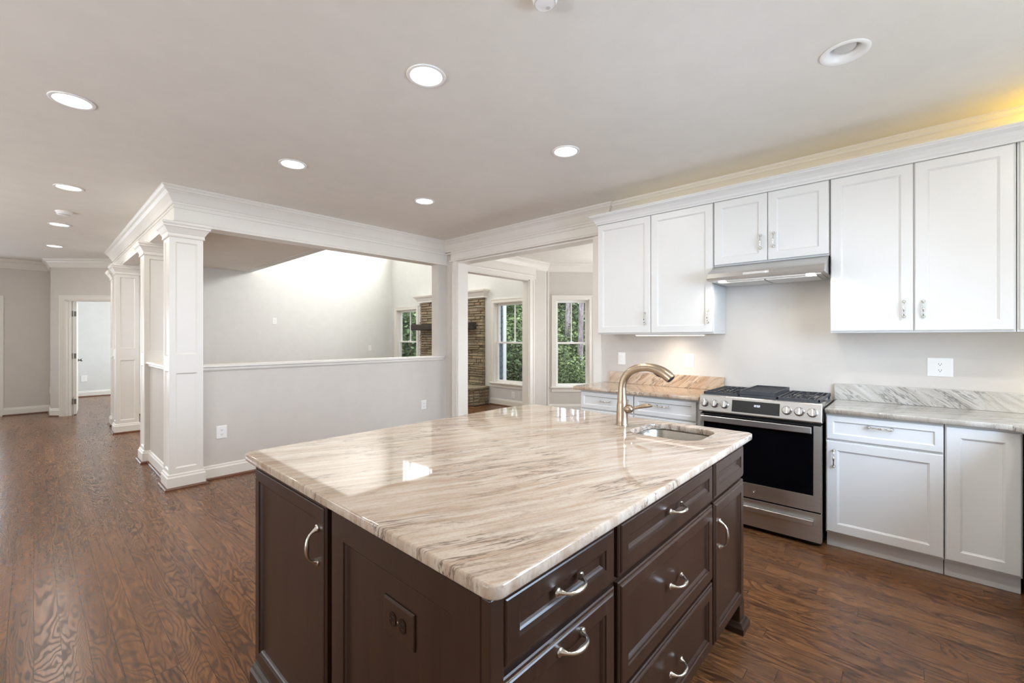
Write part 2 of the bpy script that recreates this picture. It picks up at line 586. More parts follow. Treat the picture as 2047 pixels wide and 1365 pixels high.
def baseboard(name, path, **kw):
    b = struct(name, MB().sweep(path, base_prof), M['trim'], **kw)
    sh = mesh('shoe_molding', MB().sweep(path, shoe_prof), M['shoe'], b)
    return b
M['shoe'] = paint('stained_shoe_molding', (104, 66, 44), 0.35, 0.12, 0.0)

# ------------------------------------------------------------------ floor, ceilings, outer walls
XW, YH = 4.05, 5.0            # range wall face, half wall face
struct('floor', MB().box(-3.2, 6.54, -1.15, 14.4, -0.12, 0.0).prism([(6.54, .5), (7.40, .5), (7.40, 4.15), (6.54, 5.01)], -.12, 0.0), M['floor'])
cl = MB()
cl.box(-3.2, 3.06, .5, 14.4, CEIL, CEIL + .12)
cl.box(-3.2, 2.4, -1.3, .5, CEIL, CEIL + .12)
cl.box(2.9, 3.06, -1.3, .5, CEIL, CEIL + .12)
cl.box(2.4, 2.9, -1.3, .0, CEIL, CEIL + .12)
_c, _r, _k = (2.640, .235), .080, 48
_sq = []
for _i in range(_k):
    _a = 2 * math.pi * (_i + .5) / _k
    _ca, _sa = math.cos(_a), math.sin(_a)
    _tx = ((2.9 if _ca > 0 else 2.4) - _c[0]) / _ca
    _ty = ((.5 if _sa > 0 else 0.0) - _c[1]) / _sa
    _t = min(_tx, _ty)
    _sq.append((_c[0] + _ca * _t, _c[1] + _sa * _t))
_ci = [(_c[0] + _r * math.cos(2 * math.pi * (_i + .5) / _k), _c[1] + _r * math.sin(2 * math.pi * (_i + .5) / _k)) for _i in range(_k)]
for (_x, _y) in ((2.4, 0.0), (2.9, 0.0), (2.4, .5), (2.9, .5)):      # corners left by the fan
    _n = sorted(_sq, key=lambda p: (p[0] - _x) ** 2 + (p[1] - _y) ** 2)
    _p = [p for p in _n if abs(p[0] - _x) < 1e-6][0]; _q = [p for p in _n if abs(p[1] - _y) < 1e-6][0]
    cl.prism([(_x, _y), _p, _q], CEIL, CEIL + .12)
cl.rings([[(x, y, CEIL + .12) for x, y in _sq], [(x, y, CEIL) for x, y in _sq], [(x, y, CEIL) for x, y in _ci], [(x, y, CEIL + .12) for x, y in _ci]], False, False)
cl.box(3.06, 7.6, -1.3, 5.07, CEIL, CEIL + .12)
cl.box(3.06, 4.3, 10.32, 14.4, CEIL, CEIL + .12)
struct('ceiling', cl, M['ceiling'])
struct('ceiling_great_room', MB().box(2.94, 6.6, 4.9, 10.4, 5.3, 5.4), M['ceiling'])

# range wall (x = 4.05) with the wide cased opening to the dining room
w = MB()
w.box(XW, XW + .17, -1.15, 2.50, 0, CEIL)
w.box(XW, XW + .17, 2.50, 4.74, 2.45, CEIL)
w.box(XW, XW + .17, 4.74, 5.14, 0, CEIL)
struct('wall_range', w, M['wall'])
# kitchen back wall with the sink window, left wall with unseen glazed openings added for fill light
w = MB()
cutwall(w, Frame((0, 1, 0), (0, -1.15, 0)), -XW - .17, 3.2, 0, CEIL, -.15, 0, [(-2.70, -1.30, 1.05, 2.15)])
struct('wall_back', w, M['wall'])
w = MB()
cutwall(w, Frame((1, 0, 0), (-3.2, 0, 0)), -1.15, 11.9, 0, CEIL, -.15, 0, [(.3, 2.9, 0.1, 2.2), (5.5, 7.7, .25, 2.25)])
struct('wall_left', w, M['wall'])
w = MB()
cutwall(w, FY(11.75), -3.2, .2, 0, CEIL, -.15, 0, [(-1.40, -.44, 0.0, 2.03)])
w.box(.2, .35, 11.17, 11.90, 0, CEIL)
struct('wall_far', w, M['wall'])
# angled wall with the bedroom doorway
FA = Frame((-.70711, -.70711, 0), (.2, 11.1, 0))    # u runs to the right, away from the corner
w = MB()
cutwall(w, FA, 0, 1.34, 0, CEIL, -.12, 0, [(.245, 1.06, 0, 2.03)])
struct('wall_angled', w, M['wall'])
# great room walls
w = MB()
w.box(1.10, 3.06, 10.16, 10.30, 0, CEIL)
w.box(3.06, 6.4, 10.16, 10.30, 0, 5.3)
struct('wall_great_room_back', w, M['wall_cool'])
FG = FX(6.4)
W1 = (9.04, 9.93)
W2 = (5.40, 6.35)
w = MB()
cutwall(w, FG, -10.3, -5.0, 0, 5.3, -.15, 0, [(-W1[1], -W1[0], .45, 2.09), (-W2[1], -W2[0], .45, 2.09), (-9.6, -5.6, 3.6, 4.7)])
struct('wall_fireplace', w, M['wall_cool'])
w = MB()
w.box(2.94, 3.075, 5.07, 10.16, CEIL - .004, 5.3)
w.box(3.075, 6.4, 4.95, 5.09, CEIL + .125, 5.3)
struct('wall_upper_great_room', w, M['wall_cool'])
# partition between kitchen/dining and great room
w = MB()
w.box(3.90, XW, YH, YH + .14, 0, 2.42)
w.box(XW + .17, 4.38, YH, YH + .14, 0, 2.40)
w.box(XW, 6.4, YH, YH + .14, 2.40, CEIL)
w.box(5.93, 6.4, YH, YH + .14, 0, 2.40)
w.box(XW, XW + .17, YH + .14, YH + .15, 0, 2.4)
struct('wall_dining_partition', w, M['wall'])
# bay of the dining room
FB = Frame((-.70711, -.70711, 0), (6.45, 5.0, 0))
w = MB()
cutwall(w, FB, -.06, 1.25, 0, CEIL, -.15, 0, [(.155, .79, .45, 2.09)])
struct('wall_bay_angled', w, M['wall'])
w = MB()
bx, by = FB.p(1.25, 0).x, FB.p(1.25, 0).y
cutwall(w, FX(bx), -by, -0.55, 0, CEIL, -.15, 0, [(-3.8, -2.0, .45, 2.09)])
cutwall(w, Frame((0, 1, 0), (0, .55, 0)), -bx - .15, -XW - .17, 0, CEIL, -.15, 0, [(-6.7, -4.9, .45, 2.09)])
struct('wall_dining', w, M['wall'])
# bedroom beyond the angled wall
w = MB()
w.box(.35, 4.2, 14.20, 14.35, 0, CEIL)
w.box(.20, .35, 11.90, 14.35, 0, CEIL)
cutwall(w, FX(3.95), -14.35, -10.3, 0, CEIL, -.12, 0, [(-13.7, -12.1, .8, 2.2)])
struct('wall_bedroom', w, M['wall_cool'])

# half walls
hw = MB().box(1.05, 3.90, YH, YH + .13, 0, 1.085)
struct('wall_half_long', hw, M['wall'])
hw = MB().box(.865, .985, 5.16, 6.21, 0, 1.085)
hw.box(.822, .865, 6.195, 6.2, .12, 1.085)
struct('wall_half_hall', hw, M['wall'])
struct('wall_half_entry', MB().box(.865, .985, 8.6, 9.2, 0, 1.085), M['wall'])
rail = [(-.165, 1.085), (-.165, 1.11), (.035, 1.11), (.035, 1.090), (.028, 1.085), (.018, 1.082), (.018, 1.065), (.010, 1.052), (0, 1.048), (0, 1.085)]
struct('trim_1', MB().sweep([(1.07, YH), (4.0, YH)], rail), M['trim'])
rail2 = [(-.155, 1.085), (-.155, 1.11), (.035, 1.11), (.035, 1.090), (.028, 1.085), (.018, 1.082), (.018, 1.065), (.010, 1.052), (0, 1.048), (0, 1.085)]
struct('trim_2', MB().sweep([(.865, 6.21), (.865, 5.15)], rail2), M['trim'])
struct('trim_3', MB().sweep([(.865, 9.2), (.865, 8.58)], rail2), M['trim'])

# beams carried by the columns, with crown wrapped round the corner
bm_ = MB().box(.865, 4.0499, YH - .02, YH + .15, 2.42, CEIL)
beam1 = struct('beam_along_half_wall', bm_, M['trim'], bev=.003)
bm_ = MB().box(.865, 1.02, YH + .15, 9.52, 2.42, CEIL)
beam2 = struct('beam_along_hall', bm_, M['trim'], bev=.003)
lip = [(0, 2.42), (.012, 2.42), (.012, 2.44), (.006, 2.448), (0, 2.45)]
bead = [(0, 2.565), (.008, 2.568), (.008, 2.585), (0, 2.588)]
pth = [(.865, 9.52), (.865, YH - .02), (XW + .0, YH - .02)]
tr = MB().sweep([(1.02, 9.52)] + pth, crown_at(CEIL))
struct('trim_4', tr, M['trim'])
struct('trim_5', MB().sweep(pth, lip).sweep(pth, bead), M['trim'])

# crown along the range wall (proud over the opening, then stepping back)
cr = MB().sweep([(XW, YH - .02), (XW - .0, YH - .02), ], crown_at(CEIL)) if False else MB()
cr.sweep([(XW - .03, YH - .02), (XW - .03, 2.33), (XW, 2.33), (XW, -1.15)], crown_at(CEIL))
cr.sweep([(XW - .03, YH - .02), (XW - .03, 2.33), (XW, 2.33), (XW, -1.15)], bead)
cr.box(XW - .03, XW, 2.33, YH - .02, CEIL - .15, CEIL)
struct('trim_6', cr, M['trim'])
# header frieze and casing of the opening
hd = MB().box(XW - .028, XW, 2.40, 4.86, 2.455, CEIL - .15)
hd.sweep([(XW, 4.86), (XW - .028, 4.86), (XW - .028, 2.40), (XW, 2.40)], [(0, 2.455), (.014, 2.455), (.018, 2.464), (.014, 2.474), (.004, 2.480), (0, 2.49)])
hd.box(XW - .020, XW, 4.74, 4.83, 0, 2.455)
hd.box(XW - .028, XW - .02, 4.815, 4.83, 0, 2.455)
hd.box(XW - .020, XW, 2.41, 2.50, 0, 2.455)
hd.box(XW - .006, XW + .176, 4.722, 4.74, 0, 2.45)
hd.box(XW - .006, XW + .176, 2.50, 2.518, 0, 2.45)
hd.box(XW - .006, XW + .176, 2.518, 4.722, 2.432, 2.45)
hd.box(XW + .17, XW + .19, 4.74, 4.83, 0, 2.5)
hd.box(XW + .17, XW + .19, 2.41, 2.50, 0, 2.5)
hd.box(XW + .17, XW + .19, 2.50, 4.74, 2.45, 2.54)
struct('trim_7', hd, M['trim'])
# dining room: crown, header and casing towards the great room
b1 = FB.p(1.25, 0)
dc = MB().sweep([(XW + .17, 2.4), (XW + .17, YH), (6.45, YH), (b1.x, b1.y), (b1.x, .55)], crown_at(CEIL))
struct('trim_8', dc, M['trim'])
dh = MB().box(4.30, 6.10, YH - .018, YH, 2.43, CEIL - .15)
dh.box(4.32, 6.055, YH - .024, YH, 2.40, 2.47)
dh.box(5.93, 6.045, YH - .020, YH, 0, 2.40)
dh.box(6.015, 6.045, YH - .030, YH, 0, 2.40)
dh.box(5.91, 5.93, YH - .006, YH + .146, 0, 2.40)
dh.box(4.38, 5.93, YH - .006, YH + .146, 2.385, 2.40)
dh.box(4.30, 4.40, YH - .020, YH, 0, 2.40)
dh.sweep([(4.32, YH), (4.32, YH - .024), (6.055, YH - .024), (6.055, YH)], [(0, 2.46), (.010, 2.462), (.014, 2.474), (.010, 2.488), (0, 2.49)])
struct('trim_9', dh, M['trim'])
# post strips at the start of the bay
pb = MB().fbox(FB, .0, .035, 0, CEIL - .14, 0, .02)
struct('trim_10', pb, M['trim'])
# hall crown on the far walls
a1 = FA.p(1.34, 0)
struct('trim_11', MB().sweep([(-3.2, 11.75), (.2, 11.75), (.2, 11.1), (a1.x, a1.y)], crown_at(CEIL)), M['trim'])

# baseboards
baseboard('baseboard_half_wall', [(1.09, YH), (XW, YH), (XW, 4.83)])
baseboard('baseboard_hall', [(.865, 6.2), (.865, 5.16)])
baseboard('baseboard_far', [(-.37, 11.75), (.2, 11.75), (.2, 11.1), tuple(FA.p(.16, 0).xy)])
baseboard('baseboard_great_room', [(6.4, 6.45), (6.4, YH + .14), (6.05, YH + .14)])
baseboard('baseboard_great_room_back', [(1.2, 10.16), (6.4, 10.16), (6.4, 8.95)])
baseboard('baseboard_bay', [(6.45, YH), (b1.x, b1.y), (b1.x, .6)])
baseboard('baseboard_bedroom', [(.35, 11.4), (.35, 14.2), (3.95, 14.2)])

# ------------------------------------------------------------------ columns
def column(x0, y0, label, wx=.255, wy=.255, front_only=False):
    x1, y1 = x0 + wx, y0 + wy
    root = thing('column', label, 'column', (x0 + wx / 2, y0 + wy / 2, 0), 'panelled square columns along the hall')
    zc = 2.315
    core = MB().box(x0 + .012, x1 - .012, y0 + .012, y1 - .012, .0, zc)
    prof = [(0, 0), (0, .012), (.040, .012), (.046, .006), (.052, .004), (.056, .0005), (.056, .0)]
    prof = [(0, 0), (0, .012), (.045, .012), (.049, .009), (.057, .003)]
    for F, a, b in ((FY(y0 + .012), x0, x1), (FX(x0 + .012), -y1, -y0),
                    (Frame((1, 0, 0), (x1 - .012, 0, 0)), y0, y1), (Frame((0, 1, 0), (0, y1 - .012, 0)), -x1, -x0)):
        for z0, z1 in ((.14, 1.095), (1.175, 2.29)):
            e_ = .0162 if abs(F.N.x) > .5 else 0.0
            a0, a1 = a + e_, b - e_
            core.panel(F, a0, a1, z0 - .0, z1, [(0, -.004)] + [(i - e_ if i > .02 else i, d) for i, d in prof])
        core.fbox(F, a0, a1, 1.095, 1.175, -.004, .012)
        core.fbox(F, a0, a1, 0, .14, -.004, .012)
        core.fbox(F, a0, a1, 2.29, zc, -.004, .012)
    mesh('shaft', core, M['trim'], root)
    sq = [(x0, y1), (x0, y0), (x1, y0), (x1, y1)]
    sq = [(x0, y0), (x1, y0), (x1, y1), (x0, y1)]
    cap = MB().sweep(sq, [(0, 2.285), (.010, 2.285), (.014, 2.293), (.010, 2.30), (.010, 2.318), (.016, 2.326), (.020, 2.335), (.030, 2.352),
                          (.040, 2.368), (.050, 2.376), (.050, 2.388), (.056, 2.396), (.060, 2.402), (.060, 2.419), (0, 2.419)], True)
    mesh('capital', cap, M['trim'], root)
    bs = MB().sweep(sq, [(o * 1.15, z) for o, z in base_prof], True)
    bb = mesh('base_molding', bs, M['trim'], root)
    sh = MB().sweep(sq, [(o * 1.15, z) for o, z in shoe_prof], True)
    mesh('shoe_molding', sh, M['shoe'], bb, label='stained wood shoe molding')
    return root
column(.822, 4.925, 'nearest white panelled square column, at the corner of the long half wall')
column(.815, 6.20, 'middle white panelled square column, at the far end of the short half wall')
column(.79, 8.38, 'white panelled square column past the walkway, near the open bedroom door')
column(.83, 9.2, 'farthest white square column, mostly hidden behind the one past the walkway')

# ------------------------------------------------------------------ windows
def window(n, F, u0, u1, z0=.45, z1=2.09, cas=.075, stool=True):
    root = thing('window_%d' % n, None, None, F.p((u0 + u1) / 2, z0), None, 'structure')
    fr = MB()
    t = .018
    # casing
    fr.fbox(F, u0 - cas, u0, z0, z1 + cas, 0, t)
    fr.fbox(F, u1, u1 + cas, z0, z1 + cas, 0, t)
    fr.fbox(F, u0, u1, z1, z1 + cas, 0, t)
    fr.fbox(F, u0 - cas, u0 - cas + .018, z0, z1 + cas, t, t + .008)
    fr.fbox(F, u1 + cas - .018, u1 + cas, z0, z1 + cas, t, t + .008)
    fr.fbox(F, u0 - cas + .018, u1 + cas - .018, z1 + cas - .018, z1 + cas, t, t + .008)
    mesh('window_casing', fr, M['trim'], root)
    jb = MB()
    jb.fbox(F, u0 - .001, u0 + .012, z0, z1, -.15, .002)
    jb.fbox(F, u1 - .012, u1 + .001, z0, z1, -.15, .002)
    jb.fbox(F, u0, u1, z1 - .012, z1 + .001, -.15, .002)
    jb.fbox(F, u0, u1, z0 - .001, z0 + .02, -.15, .002)
    mesh('window_jamb', jb, M['trim'], root)
    st = MB().fbox(F, u0 - cas - .03, u1 + cas + .03, z0 - .012, z0 + .012, 0, .055)
    mesh('window_stool', st, M['trim'], root, bev=.004)
    ap = MB().fbox(F, u0 - cas, u1 + cas, z0 - .085, z0 - .012, 0, .018)
    mesh('window_apron', ap, M['trim'], root, bev=.003)
    mid = 1.275
    def sash(a, b, nn, mun):
        s = MB()
        w_ = .042
        s.fbox(F, u0 + .012, u0 + .012 + w_, a, b, nn - .035, nn)
        s.fbox(F, u1 - .012 - w_, u1 - .012, a, b, nn - .035, nn)
        s.fbox(F, u0 + .012 + w_, u1 - .012 - w_, a, a + w_ * (1.0 if not mun else .8), nn - .035, nn)
        s.fbox(F, u0 + .012 + w_, u1 - .012 - w_, b - w_ * (1.0 if mun else .8), b, nn - .035, nn)
        so = mesh('sash', s, M['plastic'], root, bev=.002)
        if mun:
            c = (u0 + u1) / 2
            mesh('muntin', MB().fbox(F, c - .009, c + .009, a + .03, b - .04, nn - .028, nn - .004), M['plastic'], so)
        mesh('pane', MB().fbox(F, u0 + .04, u1 - .04, a + .02, b - .02, nn - .020, nn - .016), M['glass'], so)
    sash(z0 + .02, mid + .018, -.070, False)
    sash(mid - .018, z1 - .012, -.108, True)
    lk = MB().fbox(F, (u0 + u1) / 2 - .03, (u0 + u1) / 2 + .03, mid + .018, mid + .032, -.095, -.075)
    mesh('sash_lock', lk, M['plastic'], root, bev=.002)
    return root
window(1, FG, -W1[1], -W1[0])
window(2, FG, -W2[1], -W2[0])
window(3, FB, .155, .79)
# corner board and siding of the house outside, seen through the window beside the fireplace
ext = thing('chimney_chase', 'grey clapboard chimney chase with white corner board outside the window beside the fireplace', 'chimney', (7.0, 7.7, -.6))
sd = MB()
for k in range(26):
    z = -.6 + k * .13
    sd.rings([[(6.56, 6.995, z), (7.43, 6.995, z), (7.43, 8.4, z), (6.56, 8.4, z)], [(6.56, 7.012, z + .129), (7.415, 7.012, z + .129), (7.415, 8.39, z + .129), (6.56, 8.39, z + .129)]])
mesh('siding_boards', sd, M['siding'], ext)
mesh('corner_board', MB().box(7.34, 7.445, 6.975, 7.07, -.6, 2.8), M['plastic'], ext, label='white corner board')

# clerestory and hidden window frames
def simple_window(n, F, u0, u1, z0, z1, cols=2):
    root = thing('window_%d' % n, None, None, F.p((u0 + u1) / 2, z0), None, 'structure')
    fr = MB()
    for a, b, c, d in ((u0 - .07, u0, z0 - .07, z1 + .07), (u1, u1 + .07, z0 - .07, z1 + .07), (u0, u1, z1, z1 + .07), (u0, u1, z0 - .07, z0)):
        fr.fbox(F, a, b, c, d, 0, .02)
    for k in range(cols + 1):
        u = u0 + (u1 - u0) * k / cols
        fr.fbox(F, max(u0, u - .03), min(u1, u + .03), z0, z1, -.10, -.06)
    fr.fbox(F, u0, u1, z0, z0 + .04, -.10, -.06)
    fr.fbox(F, u0, u1, z1 - .04, z1, -.10, -.06)
    mesh('window_frame', fr, M['trim'], root)
simple_window(4, FG, -9.6, -5.6, 3.6, 4.7, 4)
simple_window(5, Frame((0, 1, 0), (0, -1.15, 0)), -2.70, -1.30, 1.05, 2.15, 2)
simple_window(6, Frame((1, 0, 0), (-3.2, 0, 0)), .3, 2.9, .1, 2.2, 2)  # frame of the opening added for the kitchen fill light
simple_window(7, Frame((1, 0, 0), (-3.2, 0, 0)), 5.5, 7.7, .25, 2.25, 2)  # frame of the opening added for the hall fill light
simple_window(8, FX(bx), -3.8, -2.0, .45, 2.09, 2)
simple_window(9, Frame((0, 1, 0), (0, .55, 0)), -6.7, -4.9, .45, 2.09, 2)
simple_window(10, FX(3.95), -13.7, -12.1, .8, 2.2, 2)

# ------------------------------------------------------------------ doors
d1 = thing('door_1', None, None, FA.p(.65, 0), None, 'structure')
dj = MB()
u0, u1 = .245, 1.06
dj.fbox(FA, u0 - .085, u0 - .004, 0, 2.115, 0, .018)
dj.fbox(FA, u0 - .085, u0 - .065, 0, 2.115, .018, .026)
dj.fbox(FA, u1 + .004, u1 + .085, 0, 2.115, 0, .018)
dj.fbox(FA, u0 - .004, u1 + .004, 2.034, 2.115, 0, .018)
dj.fbox(FA, u0 - .065, u1 + .085, 2.097, 2.115, .018, .026)
dj.fbox(FA, u0 - .004, u0 + .018, 0, 2.034, -.125, .004)
dj.fbox(FA, u1 - .018, u1 + .004, 0, 2.034, -.125, .004)
dj.fbox(FA, u0, u1, 2.014, 2.034, -.125, .004)
dj.fbox(FA, u0 + .018, u0 + .03, 0, 2.014, -.08, -.045)
mesh('door_casing', dj, M['trim'], d1)
hp = FA.p(u0 + .045, 0, -.13)
dirv = Vector((.075, 1.0, 0)).normalized()
FD = Frame((-dirv.y, dirv.x, 0), (hp.x, hp.y, 0))      # u runs along +dir?
sgn = 1 if FD.U.dot(dirv) > 0 else -1
sl = MB()
sl.fbox(FD, min(0, sgn * .76), max(0, sgn * .76), .012, 2.02, -.018, .018)
slab = mesh('door_slab', sl, M['trim'], d1, bev=.002)
for z in (.24, 1.05, 1.80):
    hb = MB().fbox(FD, -.004 if sgn > 0 else -.012, .012 if sgn > 0 else .004, z - .045, z + .045, -.014, .014)
    hb.tube([hp + Vector((-.03, -.005, z - .05)), hp + Vector((-.03, -.005, z + .05))], .007, 8)
    hb.add(*(lambda q: (q.v, q.f))(MB().fbox(FD, -.035, .0, z - .045, z + .045, -.003, .003)))
    mesh('hinge', hb, M['hinge'], d1, label='brushed metal hinge')
kn = FD.p(sgn * .70, .95, -.018)
knob = MB().lathe(kn, -FD.N, [(.028, 0), (.028, .006), (.012, .010), (.012, .03), (.026, .04), (.028, .052), (.018, .062), (.004, .064)], 16)
mesh('door_knob', knob, M['hinge'], d1, smooth=True)
# entry door at far left, only its casing edge shows
d2 = thing('door_2', None, None, (-.92, 11.75, 0), None, 'structure')
dj = MB()
F2 = FY(11.75)
for a, b in ((-1.485, -1.40), (-.44, -.357)):
    dj.fbox(F2, a, b, 0, 2.11, 0, .02)
dj.fbox(F2, -1.40, -.44, 2.03, 2.11, 0, .02)
mesh('door_casing', dj, M['trim'], d2)
ds = MB()
cutwall(ds, F2, -1.39, -.45, .01, 2.02, -.09, -.05, [(-1.25, -.59, .35, 1.88)])
mesh('door_slab', ds, M['trim'], d2)
mesh('glass', MB().fbox(F2, -1.25, -.59, .35, 1.88, -.075, -.068), M['glass'], d2)

# ------------------------------------------------------------------ fireplace
fp = thing('fireplace', 'stacked brown stone fireplace with raised curved hearth on the great room wall', 'fireplace', (6.3, 7.7, 0))
def stones(mb, F, u0, u1, v0, v1, n0, depth, rnd, holes=(), hmin=.032, hmax=.078):
    v = v0
    while v < v1 - .012:
        h = min(rnd.uniform(hmin, hmax), v1 - v)
        u = u0
        while u < u1 - .01:
            l = min(rnd.uniform(.10, .34), u1 - u)
            if u1 - u - l < .06:
                l = u1 - u
            cu, cv = u + l / 2, v + h / 2
            parts = [(u, u + l)]
            for a, b, c, d in holes:
                if c < cv < d:
                    np_ = []
                    for p, q in parts:
                        if q <= a or p >= b:
                            np_.append((p, q))
                        else:
                            if p < a: np_.append((p, a))
                            if q > b: np_.append((b, q))
                    parts = np_
            for p, q in parts:
                if q - p < .02:
                    continue
                d_ = depth + rnd.uniform(-.014, .018)
                e = .004
                j = lambda: rnd.uniform(-.005, .005)
                bk = [F.p(p + e, v + e, n0), F.p(q - e, v + e, n0), F.p(q - e, v + h - e, n0), F.p(p + e, v + h - e, n0)]
                m_ = [F.p(p + e, v + e, d_ - .012), F.p(q - e, v + e, d_ - .012), F.p(q - e, v + h - e, d_ - .012), F.p(p + e, v + h - e, d_ - .012)]
                fr = [F.p(p + .012, v + .009 + j() * .5, d_ + j()), F.p(q - .012, v + .009 + j() * .5, d_ + j()), F.p(q - .012, v + h - .009 + j() * .5, d_ + j()), F.p(p + .012, v + h - .009 + j() * .5, d_ + j())]
                mb.rings([bk, m_, fr])
            u += l
        v += h
rn = random.Random(3)
sm = MB()
stones(sm, FX(6.4), -8.80, -6.60, .34, 2.21, .002, .085, rn, holes=[(-8.28, -7.10, .34, 1.12)])
mesh('stone_facing', sm, M['stone'], fp)
mesh('mortar_backing', MB().fbox(FX(6.4), -8.79, -6.61, 0, 2.2, .001, .050), M['toe'], fp)
# hearth: rounded block
ht = MB()
x0h = 5.90
segs = []
corner = [(6.39, 6.50), (6.10, 6.47), (5.97, 6.50), (5.91, 6.56), (5.89, 6.65), (5.89, 8.72), (5.93, 8.82), (6.02, 8.88), (6.39, 8.90)]
hb = MB().prism([(6.39, 6.53), (6.10, 6.50), (5.98, 6.53), (5.94, 6.58), (5.92, 6.66), (5.92, 8.70), (5.96, 8.80), (6.04, 8.86), (6.39, 8.87)], 0, .33)
mesh('hearth_core', hb, M['toe'], fp)
hs = MB()
for i in range(len(corner) - 1):
    a, b = Vector(corner[i]), Vector(corner[i + 1])
    L = (b - a).length
    d = (b - a).normalized()
    # outward normal: away from hearth centre
    nn = Vector((d.y, -d.x))
    ctr = Vector((6.2, 7.7))
    if nn.dot((a + b) / 2 - ctr) < 0:
        nn = -nn
    F = Frame((nn.x, nn.y, 0), (0, 0, 0))
    oa = F.U.dot(Vector((a.x, a.y, 0))); ob = F.U.dot(Vector((b.x, b.y, 0)))
    F.O = F.N * (F.N.dot(Vector((a.x, a.y, 0))))
    stones(hs, F, min(oa, ob), max(oa, ob), 0.002, .33, -.03, .010, rn, hmin=.04, hmax=.075)
mesh('hearth_stones', hs, M['stone'], fp)
hc = MB().prism([(x + (0 if x > 6.3 else -.0), y) for x, y in [(6.39, 6.47), (6.10, 6.44), (5.95, 6.47), (5.88, 6.54), (5.86, 6.65), (5.86, 8.72), (5.90, 8.84), (6.0, 8.91), (6.39, 8.93)]], .33, .375)
mesh('hearth_slab', hc, M['stone'], fp, bev=.01)
fb = MB()
cutwall(fb, FX(6.4), -8.28, -7.10, .375, 1.12, .03, .10, [(-8.16, -7.22, .44, 1.02)])
ins = mesh('firebox_surround', fb, M['black'], fp, bev=.004)
mesh('firebox_glass', MB().fbox(FX(6.4), -8.16, -7.22, .44, 1.02, .052, .060), M['oven_glass'], fp)
lv = MB()
for k in range(4):
    lv.fbox(FX(6.4), -8.2, -7.18, 1.035 + k * .018, 1.045 + k * .018, .095, .108)
mesh('louver', lv, M['slot'], fp)
pv = MB().sweep([(6.4, 9.0), (6.32, 9.0)][::-1], [(0, 0)]) if False else MB()
mcr = MB().sweep([(6.4, 8.86), (6.31, 8.86), (6.31, 6.56), (6.4, 6.56)], [(0, 2.215), (.010, 2.215), (.012, 2.25), (.022, 2.262), (.03, 2.275), (.05, 2.31), (.075, 2.335), (.088, 2.34), (.088, 2.355), (.10, 2.36), (.10, 2.382), (0, 2.382)])
mcr.box(6.31, 6.399, 6.56, 8.86, 2.215, 2.38)
mesh('crown_cap', mcr, M['trim'], fp, label='white crown shelf capping the stone')
mt = MB()
rg = []
rm = random.Random(5)
for k in range(9):
    y = 6.78 + (8.86 - 6.78) * k / 8
    e = [rm.uniform(-.006, .006) for _ in range(8)]
    rg.append([(6.30, y, 1.555 + e[1]), (6.30, y, 1.685 + e[3]), (6.115 + e[4], y, 1.685 + e[5]), (6.105 + e[6], y, 1.67 + e[5]), (6.105 + e[6], y, 1.565 + e[7]), (6.115 + e[0], y, 1.552 + e[7])])
mt.rings(rg)
mesh('fireplace_mantel', mt, M['mantel'], fp, label='dark rough sawn beam')

# ------------------------------------------------------------------ ceiling lights
def downlight(x, y, label, on=True, first=[None], power=8):
    if on and first[0]:
        src = first[0]
        r = src.copy(); C.objects.link(r); r.location = (x, y, CEIL)
        for ch in src.children:
            c = ch.copy(); C.objects.link(c); c.parent = r
        r['label'] = label
    else:
        r = thing('recessed_light', label, 'ceiling light', (x, y, CEIL), 'lit recessed ceiling lights' if on else None)
        ring = MB().lathe((x, y, CEIL), (0, 0, -1), [(.099, -.0), (.102, .003), (.100, .007), (.090, .009), (.083, .006), (.080, .000), (.074, -.03 if not on else .001)], 40, False, False)
        mesh('trim_ring', ring, M['plastic'], r, smooth=True)
        if on:
            mesh('diffuser', MB().lathe((x, y, CEIL), (0, 0, -1), [(.079, .0005), (.079, .003), (.05, .005), (.001, .006)], 40), M['lamp'], r, smooth=True)
            first[0] = r
    if on:
        a = area('recessed_lamp', (x, y, CEIL - .02), (0, 0, -1), .15, .15, power, (1.0, .965, .91), 'DISK')
    return r
grid = [(1.392, 1.882, 'large lit recessed light at top centre of the ceiling, nearest the island'),
        (0.15, 3.60, 'lit recessed light at far left of the kitchen ceiling, large tilted oval'),
        (1.385, 3.62, 'lit recessed light left of centre, above the half wall corner beam'),
        (2.65, 1.882, 'lit recessed light nearest the white wall cabinets'),
        (2.655, 3.62, 'lit recessed light closest to the inner corner of the crown molding'),
        (.215, 5.70, 'nearest of the three lit recessed lights in the hall'),
        (.21, 7.64, 'middle of the three lit recessed lights in the hall, past the smoke detector'),
        (.21, 9.48, 'farthest lit recessed light in the hall')]
for x, y, l in grid:
    downlight(x, y, l)
downlight(1.39, .20, 'added lit recessed light overhead in front of the island drawers, unseen above the top of the frame', power=13)  # unseen lamp added to light the drawer fronts and aisle
downlight(2.30, -.62, 'added lit recessed light overhead above the sink run, unseen beyond the right top of the frame', power=15)  # unseen lamp added to brighten the aisle floor
